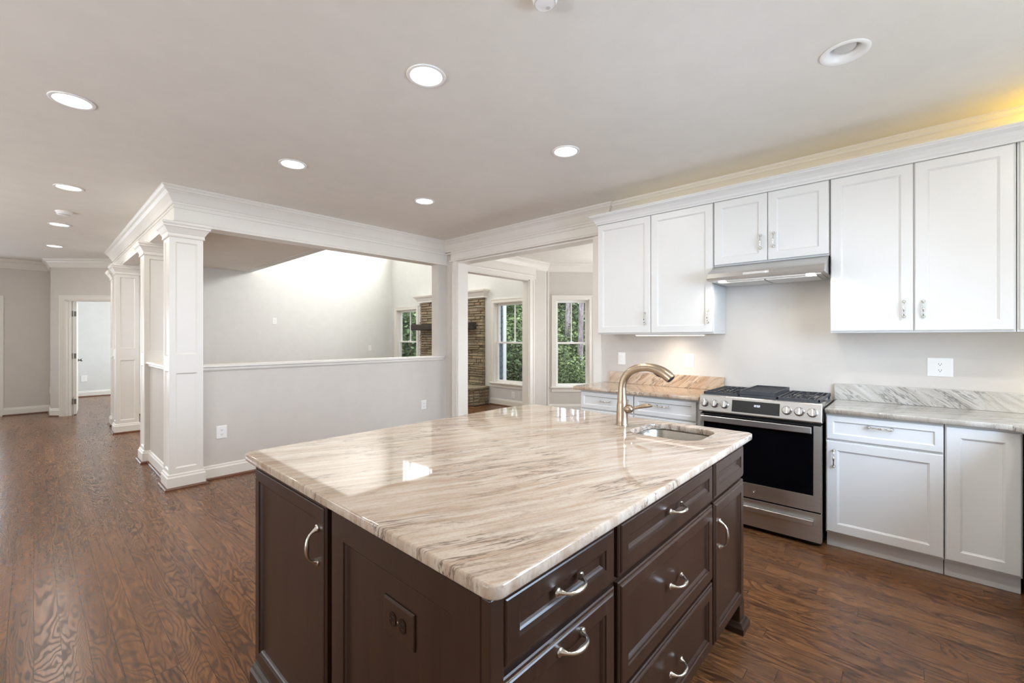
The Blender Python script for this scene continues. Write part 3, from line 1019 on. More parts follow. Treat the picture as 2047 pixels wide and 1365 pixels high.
# unlit gimbal light over the range
x, y = 2.640, .235
r = thing('recessed_light', 'unlit white recessed ceiling light above the range', 'ceiling light', (x, y, CEIL))
ring = MB().lathe((x, y, CEIL), (0, 0, -1), [(.098, -.0), (.101, .003), (.099, .007), (.090, .009), (.080, .006), (.070, -.001), (.060, -.035), (.058, -.09)], 48, False, False)
ring.lathe((x, y, CEIL + .09), (0, 0, 1), [(.0585, 0), (.001, .001)], 32, False, True)
mesh('trim_ring', ring, M['plastic'], r, smooth=True)
mesh('lamp_lens', MB().lathe((x, y, CEIL + .024), (-0.10, 0, -1), [(.046, -.02), (.046, .0), (.043, .005), (.02, .009), (.001, .010)], 32), M['lens'], r, smooth=True)
def detector(x, y, label, rr=.062):
    r = thing('smoke_detector', label, 'smoke detector', (x, y, CEIL))
    mesh('housing', MB().lathe((x, y, CEIL), (0, 0, -1), [(rr * 1.12, 0), (rr * 1.12, .008), (rr, .012), (rr * .97, .030), (rr * .8, .040), (rr * .3, .042), (.001, .042)], 36), M['plastic'], r, smooth=True)
    mesh('vent_ring', MB().lathe((x, y, CEIL), (0, 0, -1), [(rr * .88, .0375), (rr * .88, .0395), (rr * .8, .0415), (rr * .8, .0385)], 36, False, False), M['lens'], r)
    mesh('test_button', MB().lathe((x + .02, y, CEIL - .042), (0, 0, -1), [(.009, -.002), (.009, .002), (.001, .003)], 12), M['lens'], r)
detector(.223, 6.83, 'round white smoke detector on the hall ceiling between two lit recessed lights')
# the round fixture cut by the top edge of the frame
detector(1.385, 1.085, 'small round white detector at the top edge, overhead near the island', .05)

# ------------------------------------------------------------------ outlets and switches
def outlet(F, u, v, label, plate=(.075, .118), cat='outlet', kind='duplex', mats=('plastic', 'plastic'), horizontal=False, group=None):
    root = thing('wall_outlet' if kind == 'duplex' else 'light_switch', label, cat, F.p(u, v, 0), group)
    w_, h_ = plate
    mesh('cover_plate', MB().panel(F, u - w_ / 2, u + w_ / 2, v - h_ / 2, v + h_ / 2, [(0, .0005), (0, .003), (.002, .0055), (.006, .0065)]), M[mats[0]], root)
    if kind == 'duplex':
        for s in (-1, 1):
            cu, cv = (u, v + s * .0205) if not horizontal else (u + s * .0205, v)
            rr = .0172
            pts = []
            for k in range(24):
                a = 2 * math.pi * k / 24
                px, py = rr * math.cos(a), rr * math.sin(a)
                if not horizontal: py = max(-.0135, min(.0135, py))
                else: px = max(-.0135, min(.0135, px))
                pts.append((cu + px, cv + py))
            rc = mesh('receptacle', MB().rings([[F.p(a, b, .004) for a, b in pts], [F.p(a, b, .0085) for a, b in pts]]), M[mats[1]], root)
            sl = MB()
            if not horizontal:
                sl.fbox(F, cu - .0075, cu - .0052, cv - .002, cv + .0065, .0084, .0088)
                sl.fbox(F, cu + .0052, cu + .0075, cv - .003, cv + .0065, .0084, .0088)
                sl.lathe(F.p(cu, cv - .0075, .0084), F.N, [(.0028, 0), (.0028, .0005)], 8)
            else:
                sl.fbox(F, cu - .002, cu + .0065, cv - .0075, cv - .0052, .0084, .0088)
                sl.fbox(F, cu - .003, cu + .0065, cv + .0052, cv + .0075, .0084, .0088)
                sl.lathe(F.p(cu - .0075, cv, .0084), F.N, [(.0028, 0), (.0028, .0005)], 8)
            mesh('slots', sl, M['slot'], rc)
        mesh('screw', MB().lathe(F.p(u, v, .0064), F.N, [(.003, 0), (.003, .001), (.0005, .0016)], 10), M['nickel' if mats[0] != 'plastic' else 'plastic'], root)
    else:
        mesh('rocker', MB().panel(F, u - .0165, u + .0165, v - .033, v + .033, [(0, .004), (0, .0085), (.003, .0105)]), M['plastic'], root)
    return root
FW = FX(XW)
outlet(FW, -2.179, 1.160, 'white rocker light switch on the backsplash wall, left of the faucet', (.080, .125), 'switch', 'rocker')
outlet(FW, -1.498, 1.164, 'white outlet under the left wall cabinets, beside the range', (.085, .125))
outlet(FW, .143, 1.176, 'wide white outlet above the countertop right of the range', (.125, .125))
FH = FY(YH)
outlet(FH, 1.245, .446, 'white outlet low on the half wall next to the nearest column', (.090, .125))
outlet(FH, 3.655, .440, 'white outlet low on the half wall near the dining opening', (.080, .125))
FK = FY(10.16)
outlet(FK, 3.51, 1.735, 'white outlet high on the great room back wall', (.085, .14))
outlet(FK, 5.76, 1.115, 'small white outlet on the great room back wall near the corner', (.085, .14))
outlet(FX(6.4), -5.81, .236, 'white outlet below the window right of the fireplace', (.085, .125))
outlet(FY(14.2), .789, .425, 'white outlet low on the bedroom wall seen through the doorway', (.10, .15))
outlet(Frame((-1, 0, 0), (.2, 0, 0)), -11.45, .43, 'white outlet at the corner left of the bedroom doorway', (.075, .12))

# ------------------------------------------------------------------ cabinet parts
WHITE = [(0, -.019), (0, -.003), (.002, -.001), (.005, 0), (.056, 0), (.059, -.003), (.064, -.006), (.066, -.0095)]
DARKP = [(0, -.019), (0, -.008), (.003, -.005), (.010, -.005), (.012, -.002), (.015, 0), (.050, 0), (.052, -.004), (.058, -.005), (.062, -.008), (.066, -.012)]
def front(parent, name, F, u0, u1, v0, v1, mat, prof, th=.019, narrow=None):
    sc = 1.0
    if narrow:
        sc = narrow
    pr = [(i * sc if i > .02 else i, d + th) for i, d in prof]
    return mesh(name, MB().panel(F, u0, u1, v0, v1, pr), M[mat], parent)

def pull(parent, F, u, v, n, vertical, style='bow', L=.108):
    mb = MB()
    def P(a, h):
        return F.p(u, v + a, n + h) if vertical else F.p(u + a, v, n + h)
    hl = L / 2 - .008
    K = 22
    pts, rad = [], []
    if style == 'bow':
        for s in (-1, 1):
            mb.lathe(P(s * hl, 0), F.N, [(.0108, 0), (.0112, .002), (.0100, .004), (.0075, .0055)], 18)
        for k in range(K + 1):
            t = -1 + 2 * k / K
            a = abs(t)
            pts.append(P(t * hl + (.004 if t < 0 else -.004) * max(0, a - .8) * 5, .003 + .029 * (1 - a ** 3.4)))
            rad.append(.0040 + .0030 * math.exp(-(t / .42) ** 2) + .0050 * max(0.0, (a - .84) / .16))
        mb.tube(pts, rad, 14)
    else:
        for s in (-1, 1):
            mb.lathe(P(s * hl, 0), F.N, [(.0098, 0), (.0100, .002), (.0075, .005), (.0046, .009), (.0046, .017)], 14)
        for k in range(K + 1):
            t = -1 + 2 * k / K
            pts.append(P(t * hl, .015 + .010 * (1 - abs(t) ** 2)))
            rad.append(.0031 + .0036 * math.exp(-(t / .22) ** 2) + .0012 * math.exp(-((abs(t) - .62) / .1) ** 2))
        mb.tube(pts, rad, 12)
        for s in (-1, 1):
            mb.lathe(P(s * hl, .0145), F.U if not vertical else F.V, [(.001, -.0075), (.0052, -.005), (.0064, 0), (.0052, .005), (.001, .0075)], 12)
    return mesh('handle', mb, M['nickel'], parent, smooth=True, ang=60)

# ------------------------------------------------------------------ base cabinets on the range wall
XB = 3.50                                 # carcass face; doors stand 19 mm proud
def base_unit(y0, y1, label, fronts, toe=True, name='base_cabinet'):
    """fronts: list of (name, y_left, y_right, z0, z1, handle)"""
    root = thing(name, label, 'cabinet', ((XB + XW) / 2, (y0 + y1) / 2, 0), 'white base cabinets')
    b = MB().box(XB, XW - .004, y0 + .001, y1 - .001, .105, .884)
    mesh('carcass', b, M['cab'], root, bev=.001)
    mesh('toe_kick', MB().box(XB + .055, XB + .075, y0 + .001, y1 - .001, 0.001, .105), M['cab'], root)
    for nm, yl, yr, z0, z1, h in fronts:
        d = front(root, nm, FX(XB), -yl, -yr, z0, z1, 'cab', WHITE, .019, .62 if (z1 - z0) < .2 else None)
        if h:
            pull(d, FX(XB), -h[0], h[1], .019, h[2], 'bead', h[3] if len(h) > 3 else .108)
    return root
base_unit(-.140, .412, 'white base cabinet right of the range, one drawer over one door', [
    ('drawer', .406, -.137, .717, .868, (.138, .818, False, .125)),
    ('door', .406, -.137, .118, .704, (.366, .595, True, .118))])
base_unit(-.435, -.142, 'white corner base cabinet with one tall plain door at right edge', [
    ('door', -.147, -.428, .118, .868, None)])
base_unit(1.195, 1.762, 'white base cabinet touching the left side of the range', [
    ('drawer', 1.758, 1.235, .717, .868, (1.503, .808, False, .115)),
    ('door', 1.758, 1.235, .118, .704, None)])
base_unit(1.764, 2.315, 'white base cabinet at the far left end of the counter, behind the faucet', [
    ('drawer', 2.300, 1.770, .717, .868, (2.035, .795, False, .115)),
    ('door', 2.300, 1.770, .118, .704, None)])
# perpendicular run, right edge of the frame and behind it
root = thing('base_cabinet', 'white sink base cabinet run turning the corner at the right edge', 'cabinet', (2.4, -.75, 0), 'white base cabinets')
mesh('carcass', MB().box(1.2, 3.50, -1.146, -.455, .105, .884), M['cab'], root)
mesh('toe_kick', MB().box(1.2, 3.55, -.53, -.51, .001, .105), M['cab'], root)
FP_ = Frame((0, 1, 0), (0, -.455, 0))
for k, (a, b) in enumerate([(3.47, 2.92), (2.90, 2.32), (2.30, 1.76), (1.74, 1.22)]):
    front(root, 'door', FP_, -a, -b, .118, .704, 'cab', WHITE)
    front(root, 'drawer', FP_, -a, -b, .717, .868, 'cab', WHITE, .019, .62)

def slab(name, outline, z0, z1, mat, hole=None, **kw):
    """stone slab with eased edges; outline is a counter-clockwise list of 2D points"""
    def inset(poly, d):
        out = []
        n = len(poly)
        for i in range(n):
            a, b, c = Vector(poly[i - 1]), Vector(poly[i]), Vector(poly[(i + 1) % n])
            d1, d2 = (b - a).normalized(), (c - b).normalized()
            n1, n2 = Vector((-d1.y, d1.x)), Vector((-d2.y, d2.x))
            m = (n1 + n2) / max(.3, 1 + n1.dot(n2))
            out.append((b.x + m.x * d, b.y + m.y * d))
        return out
    bm = bmesh.new()
    e = .005
    levels = [(inset(outline, e), z0), (inset(outline, e * .3), z0 + e * .3), (outline, z0 + e), (outline, z1 - e), (inset(outline, e * .3), z1 - e * .3), (inset(outline, e), z1)]
    rings = [[bm.verts.new((x, y, z)) for x, y in L] for L, z in levels]
    for a, b in zip(rings[:-1], rings[1:]):
        for i in range(len(a)):
            j = (i + 1) % len(a)
            bm.faces.new((a[i], a[j], b[j], b[i]))
    hr = None
    if hole:
        hl = [(inset(hole, -e * .0), z0), (hole, z0 + e), (hole, z1 - e), (inset(hole, -e * .3), z1 - e * .3), (inset(hole, -e), z1)]
        hr = [[bm.verts.new((x, y, z)) for x, y in L] for L, z in hl]
        for a, b in zip(hr[:-1], hr[1:]):
            for i in range(len(a)):
                j = (i + 1) % len(a)
                bm.faces.new((a[i], b[i], b[j], a[j]))
    for k in (0, -1):
        es = []
        for rgs in ([rings[k]] + ([hr[k]] if hr else [])):
            for i in range(len(rgs)):
                ed = bm.edges.get((rgs[i], rgs[(i + 1) % len(rgs)]))
                es.append(ed)
        bmesh.ops.triangle_fill(bm, edges=es, use_beauty=True)
    bmesh.ops.recalc_face_normals(bm, faces=bm.faces)
    me = bpy.data.meshes.new(name)
    bm.to_mesh(me)
    bm.free()
    me.materials.append(mat)
    o = bpy.data.objects.new(name, me)
    C.objects.link(o)
    wpos[o] = Vector((0, 0, 0))
    for p in me.polygons:
        p.use_smooth = abs(p.normal.z) < .98
    return setp(o, **kw)

def rrect(x0, x1, y0, y1, r, k=8):
    pts = []
    for cx_, cy_, a0 in ((x1 - r, y0 + r, -90), (x1 - r, y1 - r, 0), (x0 + r, y1 - r, 90), (x0 + r, y0 + r, 180)):
        for i in range(k + 1):
            a = R(a0 + 90 * i / k)
            pts.append((cx_ + r * math.cos(a), cy_ + r * math.sin(a)))
    return pts

XC = 3.455
slab('countertop', rrect(XC, XW - .003, 1.200, 2.375, .012, 3), .884, .914, M['granite_w'], label='veined stone countertop, warm lamp tint in its colour, left of the range, behind the faucet', cat='countertop')
slab('countertop', [(XC, .412), (XC, -.375), (XC - .045, -.42), (1.18, -.42), (1.18, -1.146), (XW - .003, -1.146), (XW - .003, .412)], .884, .914, M['granite_g'],
     label='pale grey veined stone countertop right of the range', cat='countertop')
mesh('backsplash', MB().box(XW - .032, XW - .002, 1.190, 2.30, .9145, 1.030), M['splash_w'], bev=.002, label='swirled stone backsplash strip, warm lamp tint in its colour, behind the faucet', cat='backsplash')
mesh('backsplash', MB().box(XW - .032, XW - .002, -1.14, .420, .9145, 1.033), M['splash_g'], bev=.002, label='pale grey stone backsplash strip right of the range', cat='backsplash')

# ------------------------------------------------------------------ wall cabinets
XU = 3.74
def wall_unit(y0, y1, z0, z1, label, doors):
    root = thing('wall_cabinet', label, 'cabinet', ((XU + XW) / 2, (y0 + y1) / 2, z0), 'white wall cabinets')
    mesh('carcass', MB().box(XU, XW - .004, y0 + .001, y1 - .001, z0, z1), M['cab'], root, bev=.001)
    for yl, yr, za, zb, h in doors:
        d = front(root, 'door', FX(XU), -yl, -yr, za, zb, 'cab', WHITE)
        if h:
            pull(d, FX(XU), -h[0], h[1], .019, True, 'bead', h[2])
    return root
ZB, ZT = 1.405, 2.478
wall_unit(1.185, 2.268, ZB, ZT, 'tall white double-door wall cabinet left of the range hood', [
    (2.262, 1.722, ZB + .012, ZT - .012, (1.773, 1.548, .112)), (1.716, 1.190, ZB + .012, ZT - .012, (1.226, 1.545, .112))])
wall_unit(.416, 1.183, 1.945, ZT, 'short white double-door wall cabinet directly above the range hood', [
    (1.178, .799, 1.957, ZT - .012, (.842, 2.100, .115)), (.793, .421, 1.957, ZT - .012, (.755, 2.103, .115))])
wall_unit(-.440, .414, ZB, ZT, 'tall white double-door wall cabinet right of the range hood', [
    (.409, -.010, ZB + .012, ZT - .012, (.032, 1.553, .112)), (-.019, -.432, ZB + .012, ZT - .012, (-.058, 1.550, .112))])
wall_unit(-1.145, -.442, ZB, ZT, 'white wall cabinet cut off by the right edge of the frame', [
    (-.452, -.78, ZB + .012, ZT - .012, None), (-.786, -1.14, ZB + .012, ZT - .012, None)])
cc = MB().sweep([(XW - .004, 2.268), (XU - .019, 2.268), (XU - .019, -1.145)],
                [(0, 2.468), (.006, 2.470), (.008, 2.480), (.014, 2.488), (.020, 2.504), (.034, 2.524), (.050, 2.536), (.056, 2.540), (.056, 2.548), (.060, 2.552), (.060, 2.560), (0, 2.560)])
cc.box(XU - .019, XW - .004, -1.145, 2.268, 2.479, 2.485)
mesh('crown_molding', cc, M['cab'], loc=(XU, .5, 2.48), label='white crown molding along the top of all the wall cabinets', cat='molding')

# under-cabinet light strips
def strip(y0, y1, label, power):
    x0, x1 = 3.785, 3.825
    root = thing('under_cabinet_light', label, 'light strip', ((x0 + x1) / 2, (y0 + y1) / 2, ZB), None)
    mesh('housing', MB().box(x0, x1, y0, y1, ZB - .012, ZB - .0005), M['plastic'], root, bev=.002)
    mesh('diffuser', MB().box(x0 + .006, x1 - .006, y0 + .006, y1 - .006, ZB - .016, ZB - .0122), M['strip'], root)
    area('under_cabinet_lamp', ((x0 + x1) / 2 + .025, (y0 + y1) / 2, ZB - .02), (0.55, 0, -1), .04, y1 - y0 - .02, power, (1.0, .88, .72), spread=125)
strip(1.28, 1.90, 'lit strip light under the wall cabinet left of the range hood', 1.9)
strip(-1.05, -.55, 'lit strip light under the wall cabinet at the right edge', 1.9)
# amber accent lamp lying on top of the wall cabinets at the right end
am = thing('cabinet_top_light', 'amber strip lamp on top of the wall cabinets at the right end', 'light strip', (3.88, -.75, 2.485))
mesh('housing', MB().box(3.86, 3.90, -1.1, -.5, 2.4855, 2.497), M['plastic'], am)
mesh('diffuser', MB().box(3.866, 3.894, -1.09, -.51, 2.4975, 2.501), M['amber'], am)
area('amber_lamp', (3.88, -.80, 2.51), (0, 0, 1), .03, .55, 1.7, (1.0, .64, .03))
am2 = thing('cabinet_top_light', 'long faint warm strip lamp on top of the wall cabinets left of the amber lamp', 'light strip', (3.88, .8, 2.485))
mesh('housing', MB().box(3.865, 3.895, -.4, 2.1, 2.4855, 2.495), M['plastic'], am2)
mesh('diffuser', MB().box(3.87, 3.89, -.39, 2.09, 2.4952, 2.498), M['amber'], am2)
area('warm_strip_lamp', (3.88, .85, 2.505), (0, 0, 1), .03, 2.5, .32, (1.0, .70, .30))

# ------------------------------------------------------------------ range hood
hd_ = thing('range_hood', 'stainless steel under-cabinet range hood with two lit lamps', 'range hood', (3.75, .8, 1.81))
ya, yb = .420, 1.178
hp_ = [(XU - .02, 1.943), (3.575, 1.880), (3.555, 1.868), (3.540, 1.832), (3.545, 1.818), (3.56, 1.812), (XW - .004, 1.812), (XW - .004, 1.943)]
prof = [[(x, y, z) for x, z in hp_] for y in (ya, yb)]
shell = mesh('shell', MB().rings(prof), M['steel'], hd_, bev=.003)
und = MB().box(3.60, 3.99, ya + .03, yb - .03, 1.806, 1.8125)
mesh('underside_panel', und, M['steel'], hd_)
for a, b in ((ya + .06, .793), (.803, yb - .06)):
    ft = MB()
    for k in range(14):
        x = 3.66 + k * .021
        ft.box(x, x + .013, a, b, 1.800, 1.8058)
    mesh('grease_filter', ft, M['steel'], hd_)
for y in (ya + .06, yb - .125):
    mesh('lamp_lens', MB().lathe((3.615, y + .03, 1.8058), (0, 0, -1), [(.030, -.001), (.030, .002), (.001, .003)], 20), M['lamp'], hd_)
    area('hood_lamp', (3.615, y + .03, 1.79), (0, 0, -1), .05, .05, 1.1, (1.0, .95, .86), 'DISK')
vt = MB()
for k in range(10):
    y = .985 - k * .028
    vt.fbox(Frame((-1, 0, .0), (3.69, 0, 0)), -y, -y + .019, 1.9262, 1.9292, -.002, .0022)
mesh('vent_slots', vt, M['slot'], hd_)
hcp = MB()
Fh = Frame((-1, 0, 0), (3.5465, 0, 0))
hcp.fbox(Fh, -.92, -.75, 1.838, 1.856, -.003, .0032)
hc_ = mesh('control_panel', hcp, M['lens'], hd_, bev=.001)
for k in range(4):
    mesh('button', MB().fbox(Fh, -.905 + k * .035, -.895 + k * .035, 1.843, 1.851, .003, .0052), M['steel'], hc_)
mesh('indicator', MB().fbox(Fh, -.772, -.766, 1.845, 1.850, .003, .0052), M['lamp'], hc_)

# ------------------------------------------------------------------ gas range
rg_ = thing('gas_range', 'stainless steel slide-in gas range with black oven door', 'range', (3.75, .807, 0))
y0r, y1r = .425, 1.190
mesh('body', MB().box(3.47, XW - .02, y0r + .003, y1r - .003, .03, .895), M['black'], rg_, bev=.002)
side = MB().box(3.440, 3.470, y0r, y0r + .004, .04, .80)
side.box(3.440, 3.470, y1r - .004, y1r, .04, .80)
mesh('side_trim', side, M['steel'], rg_)
# control panel, tilted back
cp = [(3.470, .812), (3.420, .818), (3.4175, .826), (3.442, .934), (3.450, .940), (3.60, .940), (3.60, .812)]
mesh('control_panel', MB().rings([[(x, y, z) for x, z in cp] for y in (y0r - .002, y1r + .002)]), M['steel'], rg_, bev=.003)
tn = Vector((-.108, 0, .0245)).normalized()
tilt = Frame((-1, 0, 0)); tilt.N = tn; tilt.V = Vector((.0245, 0, .108)).normalized(); tilt.U = Vector((0, -1, 0))
tilt.O = Vector((3.42975, 0, .880))
dsp = mesh('display', MB().fbox(tilt, -.962, -.660, -.044, .040, -.002, .0022), M['display'], rg_)
def digit(mb, F, ch, u, v, w_, h_, n, t=.0011):
    seg = {'0': 'abcdef', '1': 'bc', '2': 'abged', '5': 'afgcd', ':': ''}[ch]
    pos = {'a': (0, h_, w_, h_), 'b': (w_, h_ / 2, w_, h_), 'c': (w_, 0, w_, h_ / 2), 'd': (0, 0, w_, 0), 'e': (0, 0, 0, h_ / 2), 'f': (0, h_ / 2, 0, h_), 'g': (0, h_ / 2, w_, h_ / 2)}
    for s in seg:
        a, b, c, d = pos[s]
        mb.fbox(F, u + a - t, u + c + t, v + b - t, v + d + t, n, n + .0006)
dg = MB()
for k, ch in enumerate('1202'):
    digit(dg, tilt, ch, -.822 + k * .0105 + (.003 if k > 1 else 0), .004, .0065, .012, .0022)
for vv in (.0065, .0125):
    dg.fbox(tilt, -.8025, -.8005, vv, vv + .002, .0022, .0028)
mesh('clock_digits', dg, M['digits'], dsp, label='pale glowing clock digits')
for k, y in enumerate((1.152, 1.083, 1.013, .618, .547, .474)):
    c = tilt.p(-y, 0, .0)
    kb = MB().lathe(c, tn, [(.030, 0), (.030, .004), (.0265, .006), (.0255, .026), (.022, .031), (.001, .032)], 28)
    ko = mesh('knob', kb, M['knob'], rg_, smooth=True, ang=35)
    gp = MB().fbox(tilt, -y - .0055, -y + .0055, -.024, .024, .031, .038)
    mesh('knob_grip', gp, M['knob'], ko, bev=.002)
# oven door
dr = mesh('oven_door', MB().box(3.432, 3.470, y0r + .004, y1r - .004, .238, .800), M['black'], rg_, bev=.002)
tr_ = MB()
FO = FX(3.432)
tr_.fbox(FO, -y1r + .004, -y1r + .030, .238, .795, -.002, .0035)
tr_.fbox(FO, -y0r - .044, -y0r - .004, .238, .795, -.002, .0035)
tr_.fbox(FO, -y1r + .030, -y0r - .044, .238, .340, -.002, .0035)
mesh('door_trim', tr_, M['steel'], dr, bev=.001)
mesh('oven_window', MB().fbox(FO, -y1r + .030, -y0r - .044, .340, .790, -.001, .0028), M['oven_glass'], dr)
hh = MB().panel(FX(3.395), -1.172, -.476, .748, .790, [(0, -.014), (0, -.003), (.004, 0)])
for a in (-1.150, -.500):
    hh.fbox(FX(3.410), a - .012, a + .012, .756, .784, -.024, .002)
mesh('door_handle', hh, M['steel'], dr)
lg = MB()
cL = FO.p(-.818, .289, .0036)
lg.lathe(cL, FO.N, [(.0150, 0), (.0150, .0012), (.0138, .0012), (.0138, 0)], 32, False, False)
def cpt(u, v): return FO.p(-.818 + u, .289 + v, .0042)
lg.tube([cpt(-.002 + .0045 * math.cos(a), .001 + .006 * math.sin(a)) for a in [R(50 + 28 * k) for k in range(11)]], .0007, 6)
lg.tube([cpt(-.001, -.001), cpt(.0015, -.001), cpt(.001, -.006), cpt(-.003, -.008)], .0007, 6)
lg.tube([cpt(.006 + .003 * math.cos(a), .003 + .003 * math.sin(a)) for a in [R(20 + 30 * k) for k in range(8)]], .0007, 6)
lg.tube([cpt(.006 + .0035 * math.cos(a), -.0035 + .0035 * math.sin(a)) for a in [R(110 + 28 * k) for k in range(9)]], .0007, 6)
mesh('badge', lg, M['knob'], dr, label='small round monogram badge')
# storage drawer
sd_ = mesh('storage_drawer', MB().box(3.436, 3.470, y0r + .004, y1r - .004, .035, .226), M['steel'], rg_, bev=.002)
sh_ = MB().panel(FX(3.405), -1.150, -.466, .148, .182, [(0, -.031), (0, -.003), (.003, 0)])
mesh('drawer_handle', sh_, M['steel'], sd_)
mesh('kick_plate', MB().box(3.49, 3.51, y0r + .01, y1r - .01, .002, .034), M['black'], rg_)
# cooktop
mesh('cooktop', MB().box(3.455, XW - .022, y0r + .0, y1r - .0, .896, .914), M['steel'], rg_, bev=.003)
mesh('cooktop_well', MB().box(3.56, XW - .05, y0r + .02, y1r - .02, .9145, .920), M['knob'], rg_)
def bar(mb, a, b, w_, z0, z1):
    a, b = Vector(a), Vector(b)
    d = (b - a).normalized(); n = Vector((-d.y, d.x)) * w_ / 2
    mb.prism([tuple(a + n), tuple(a - n), tuple(b - n), tuple(b + n)], z0, z1)
def grate(ya, yb, name='grate'):
    g = MB()
    x0, x1 = 3.490, 4.005
    z0, z1 = .950, .960
    for y in (ya + .006, yb - .006):
        bar(g, (x0, y), (x1, y), .011, .943, z1)
    bar(g, (x0 + .006, ya), (x0 + .006, yb), .012, .935, z1)
    bar(g, (x1 - .006, ya), (x1 - .006, yb), .012, .935, z1)
    n = 7
    for k in range(1, n):
        y = ya + (yb - ya) * k / n
        if 2 < k < 5:
            for xa, xb in ((x0, x0 + .07), (x0 + .185, x1 - .185), (x1 - .07, x1)):
                bar(g, (xa, y), (xb, y), .0065, z0, z1)
        else:
            bar(g, (x0, y), (x1, y), .0065, z0, z1)
    for xc in (x0 + .128, x1 - .128):
        yc = (ya + yb) / 2
        bar(g, (xc - .06, yc), (xc + .06, yc), .007, z0, z1)
        bar(g, (xc, yc - .075), (xc, yc + .075), .007, z0, z1)
    for x in (x0 + .01, x1 - .01):
        for y in (ya + .01, yb - .01):
            g.box(x - .007, x + .007, y - .007, y + .007, .9205 if 3.61 < x < 3.98 else .9145, .945)
    return mesh(name, g, M['iron'], rg_, bev=.0015)
grate(.440, .690)
grate(.930, 1.180)
gr = MB()
for y in (.700, .920):
    bar(gr, (3.490, y), (4.005, y), .011, .940, .957)
for x in (3.496, 3.75, 3.999):
    bar(gr, (x, .700), (x, .920), .011, .940, .957)
for x in (3.50, 3.995):
    for y in (.70, .92):
        gr.box(x - .006, x + .006, y - .006, y + .006, .9145, .942)
mesh('grate', gr, M['iron'], rg_, bev=.0015)
gd = MB().panel(Frame((0, 0, 1)) if False else FX(0), 0, 0, 0, 0, [(0, 0)]) if False else MB()
zt = .972
gd.box(3.500, 3.995, .702, .930, .958, zt)
for a in ((3.500, 3.508, .702, .930), (3.987, 3.995, .702, .930), (3.508, 3.987, .702, .709), (3.508, 3.987, .923, .930)):
    gd.box(a[0], a[1], a[2], a[3], zt, zt + .013)
for k in range(17):
    y = .716 + k * .0125
    gd.box(3.53, 3.985, y, y + .005, zt, zt + .005)
mesh('griddle', gd, M['iron'], rg_, bev=.001, label='ridged cast iron griddle plate')
for x in (3.63, 3.87):
    for y in (.565, 1.055):
        mesh('burner', MB().lathe((x, y, .9205), (0, 0, 1), [(.045, 0), (.045, .008), (.032, .010), (.032, .016), (.036, .017), (.034, .022), (.001, .023)], 24), M['knob'] if x < 3.7 else M['iron'], rg_, smooth=True)
mesh('burner', MB().lathe((3.72, .81, .9205), (0, 0, 1), [(.05, 0), (.05, .008), (.035, .010), (.035, .016), (.001, .018)], 24), M['knob'], rg_, smooth=True)

# ------------------------------------------------------------------ island
IX, IY = .600, .604            # carcass faces (doors stand 19 mm proud)
X2, Y2 = 2.285, 1.905
FI, FL = FY(IY), FX(IX)
def island_unit(label, box_, zb=.105, hollow=False):
    x0, x1, y0, y1 = box_
    root = thing('island_cabinet', label, 'cabinet', ((x0 + x1) / 2, (y0 + y1) / 2, 0), 'dark island cabinets')
    cb = MB()
    if hollow:
        cb.box(x0 + .0005, x1 - .0005, y0 + .0005, y0 + .018, zb, .8835)
        cb.box(x0 + .0005, x1 - .0005, 1.2, y1 - .0005, zb, .8835)
        cb.box(x0 + .0005, x0 + .018, y0 + .018, 1.2, zb, .8835)
        cb.box(x1 - .0012, x1 - .0002, y0 + .018, 1.2, zb, .8835)
        cb.box(x0 + .018, x1 - .0012, y0 + .018, 1.2, zb, zb + .018)
    else:
        cb.box(x0 + .0005, x1 - .0005, y0 + .0005, y1 - .0005, zb, .8835)
    mesh('carcass', cb, M['dark'], root)
    return root
# near corner unit
u = island_unit('dark brown island cabinet at the near corner, drawer over tall front', (IX, 1.064, IY, 1.254))
d = front(u, 'drawer', FI, .612, 1.056, .714, .868, 'dark', DARKP); pull(d, FI, .838, .800, .019, False)
d = front(u, 'door', FI, .612, 1.056, .122, .700, 'dark', DARKP); pull(d, FI, .846, .662, .019, False)
d = front(u, 'end_panel', FL, -1.238, -.612, .105, .872, 'dark', [(0, -.019), (0, -.003), (.003, 0), (.070, 0), (.072, -.005), (.078, -.007), (.084, -.012)])
mesh('corner_post', MB().box(IX - .019, IX + .02, IY - .017, IY + .008, .105, .872), M['dark'], u, bev=.003)
mesh('base_board', MB().sweep([(IX + .0, 1.254), (IX + .0, IY + .0), (IX + .10, IY)], [(0, .001), (.032, .001), (.032, .075), (.026, .084), (.020, .088), (.014, .098), (0, .1045)]), M['dark'], u)
# back-left unit with the door on the end
u = island_unit('dark brown island cabinet on the left end with one tall door', (IX, 1.064, 1.256, Y2))
d = front(u, 'door', FL, -1.895, -1.280, .112, .872, 'dark', DARKP); pull(d, FL, -1.330, .742, .019, True, 'bow', .12)
mesh('base_board', MB().sweep([(IX + .0, Y2), (IX + .0, 1.256)], [(0, .001), (.032, .001), (.032, .075), (.026, .084), (.020, .088), (.014, .098), (0, .1045)]), M['dark'], u)
# three-drawer unit
u = island_unit('dark brown island cabinet with a stack of three wide drawers', (1.066, 1.850, IY, Y2))
for z0, z1, hz in ((.714, .868, .798), (.400, .700, .553), (.122, .386, .262)):
    d = front(u, 'drawer', FI, 1.076, 1.842, z0, z1, 'dark', DARKP); pull(d, FI, 1.459, hz, .019, False)
mesh('toe_kick', MB().box(1.066, 1.850, IY + .075, IY + .09, .001, .105), M['toe'], u)
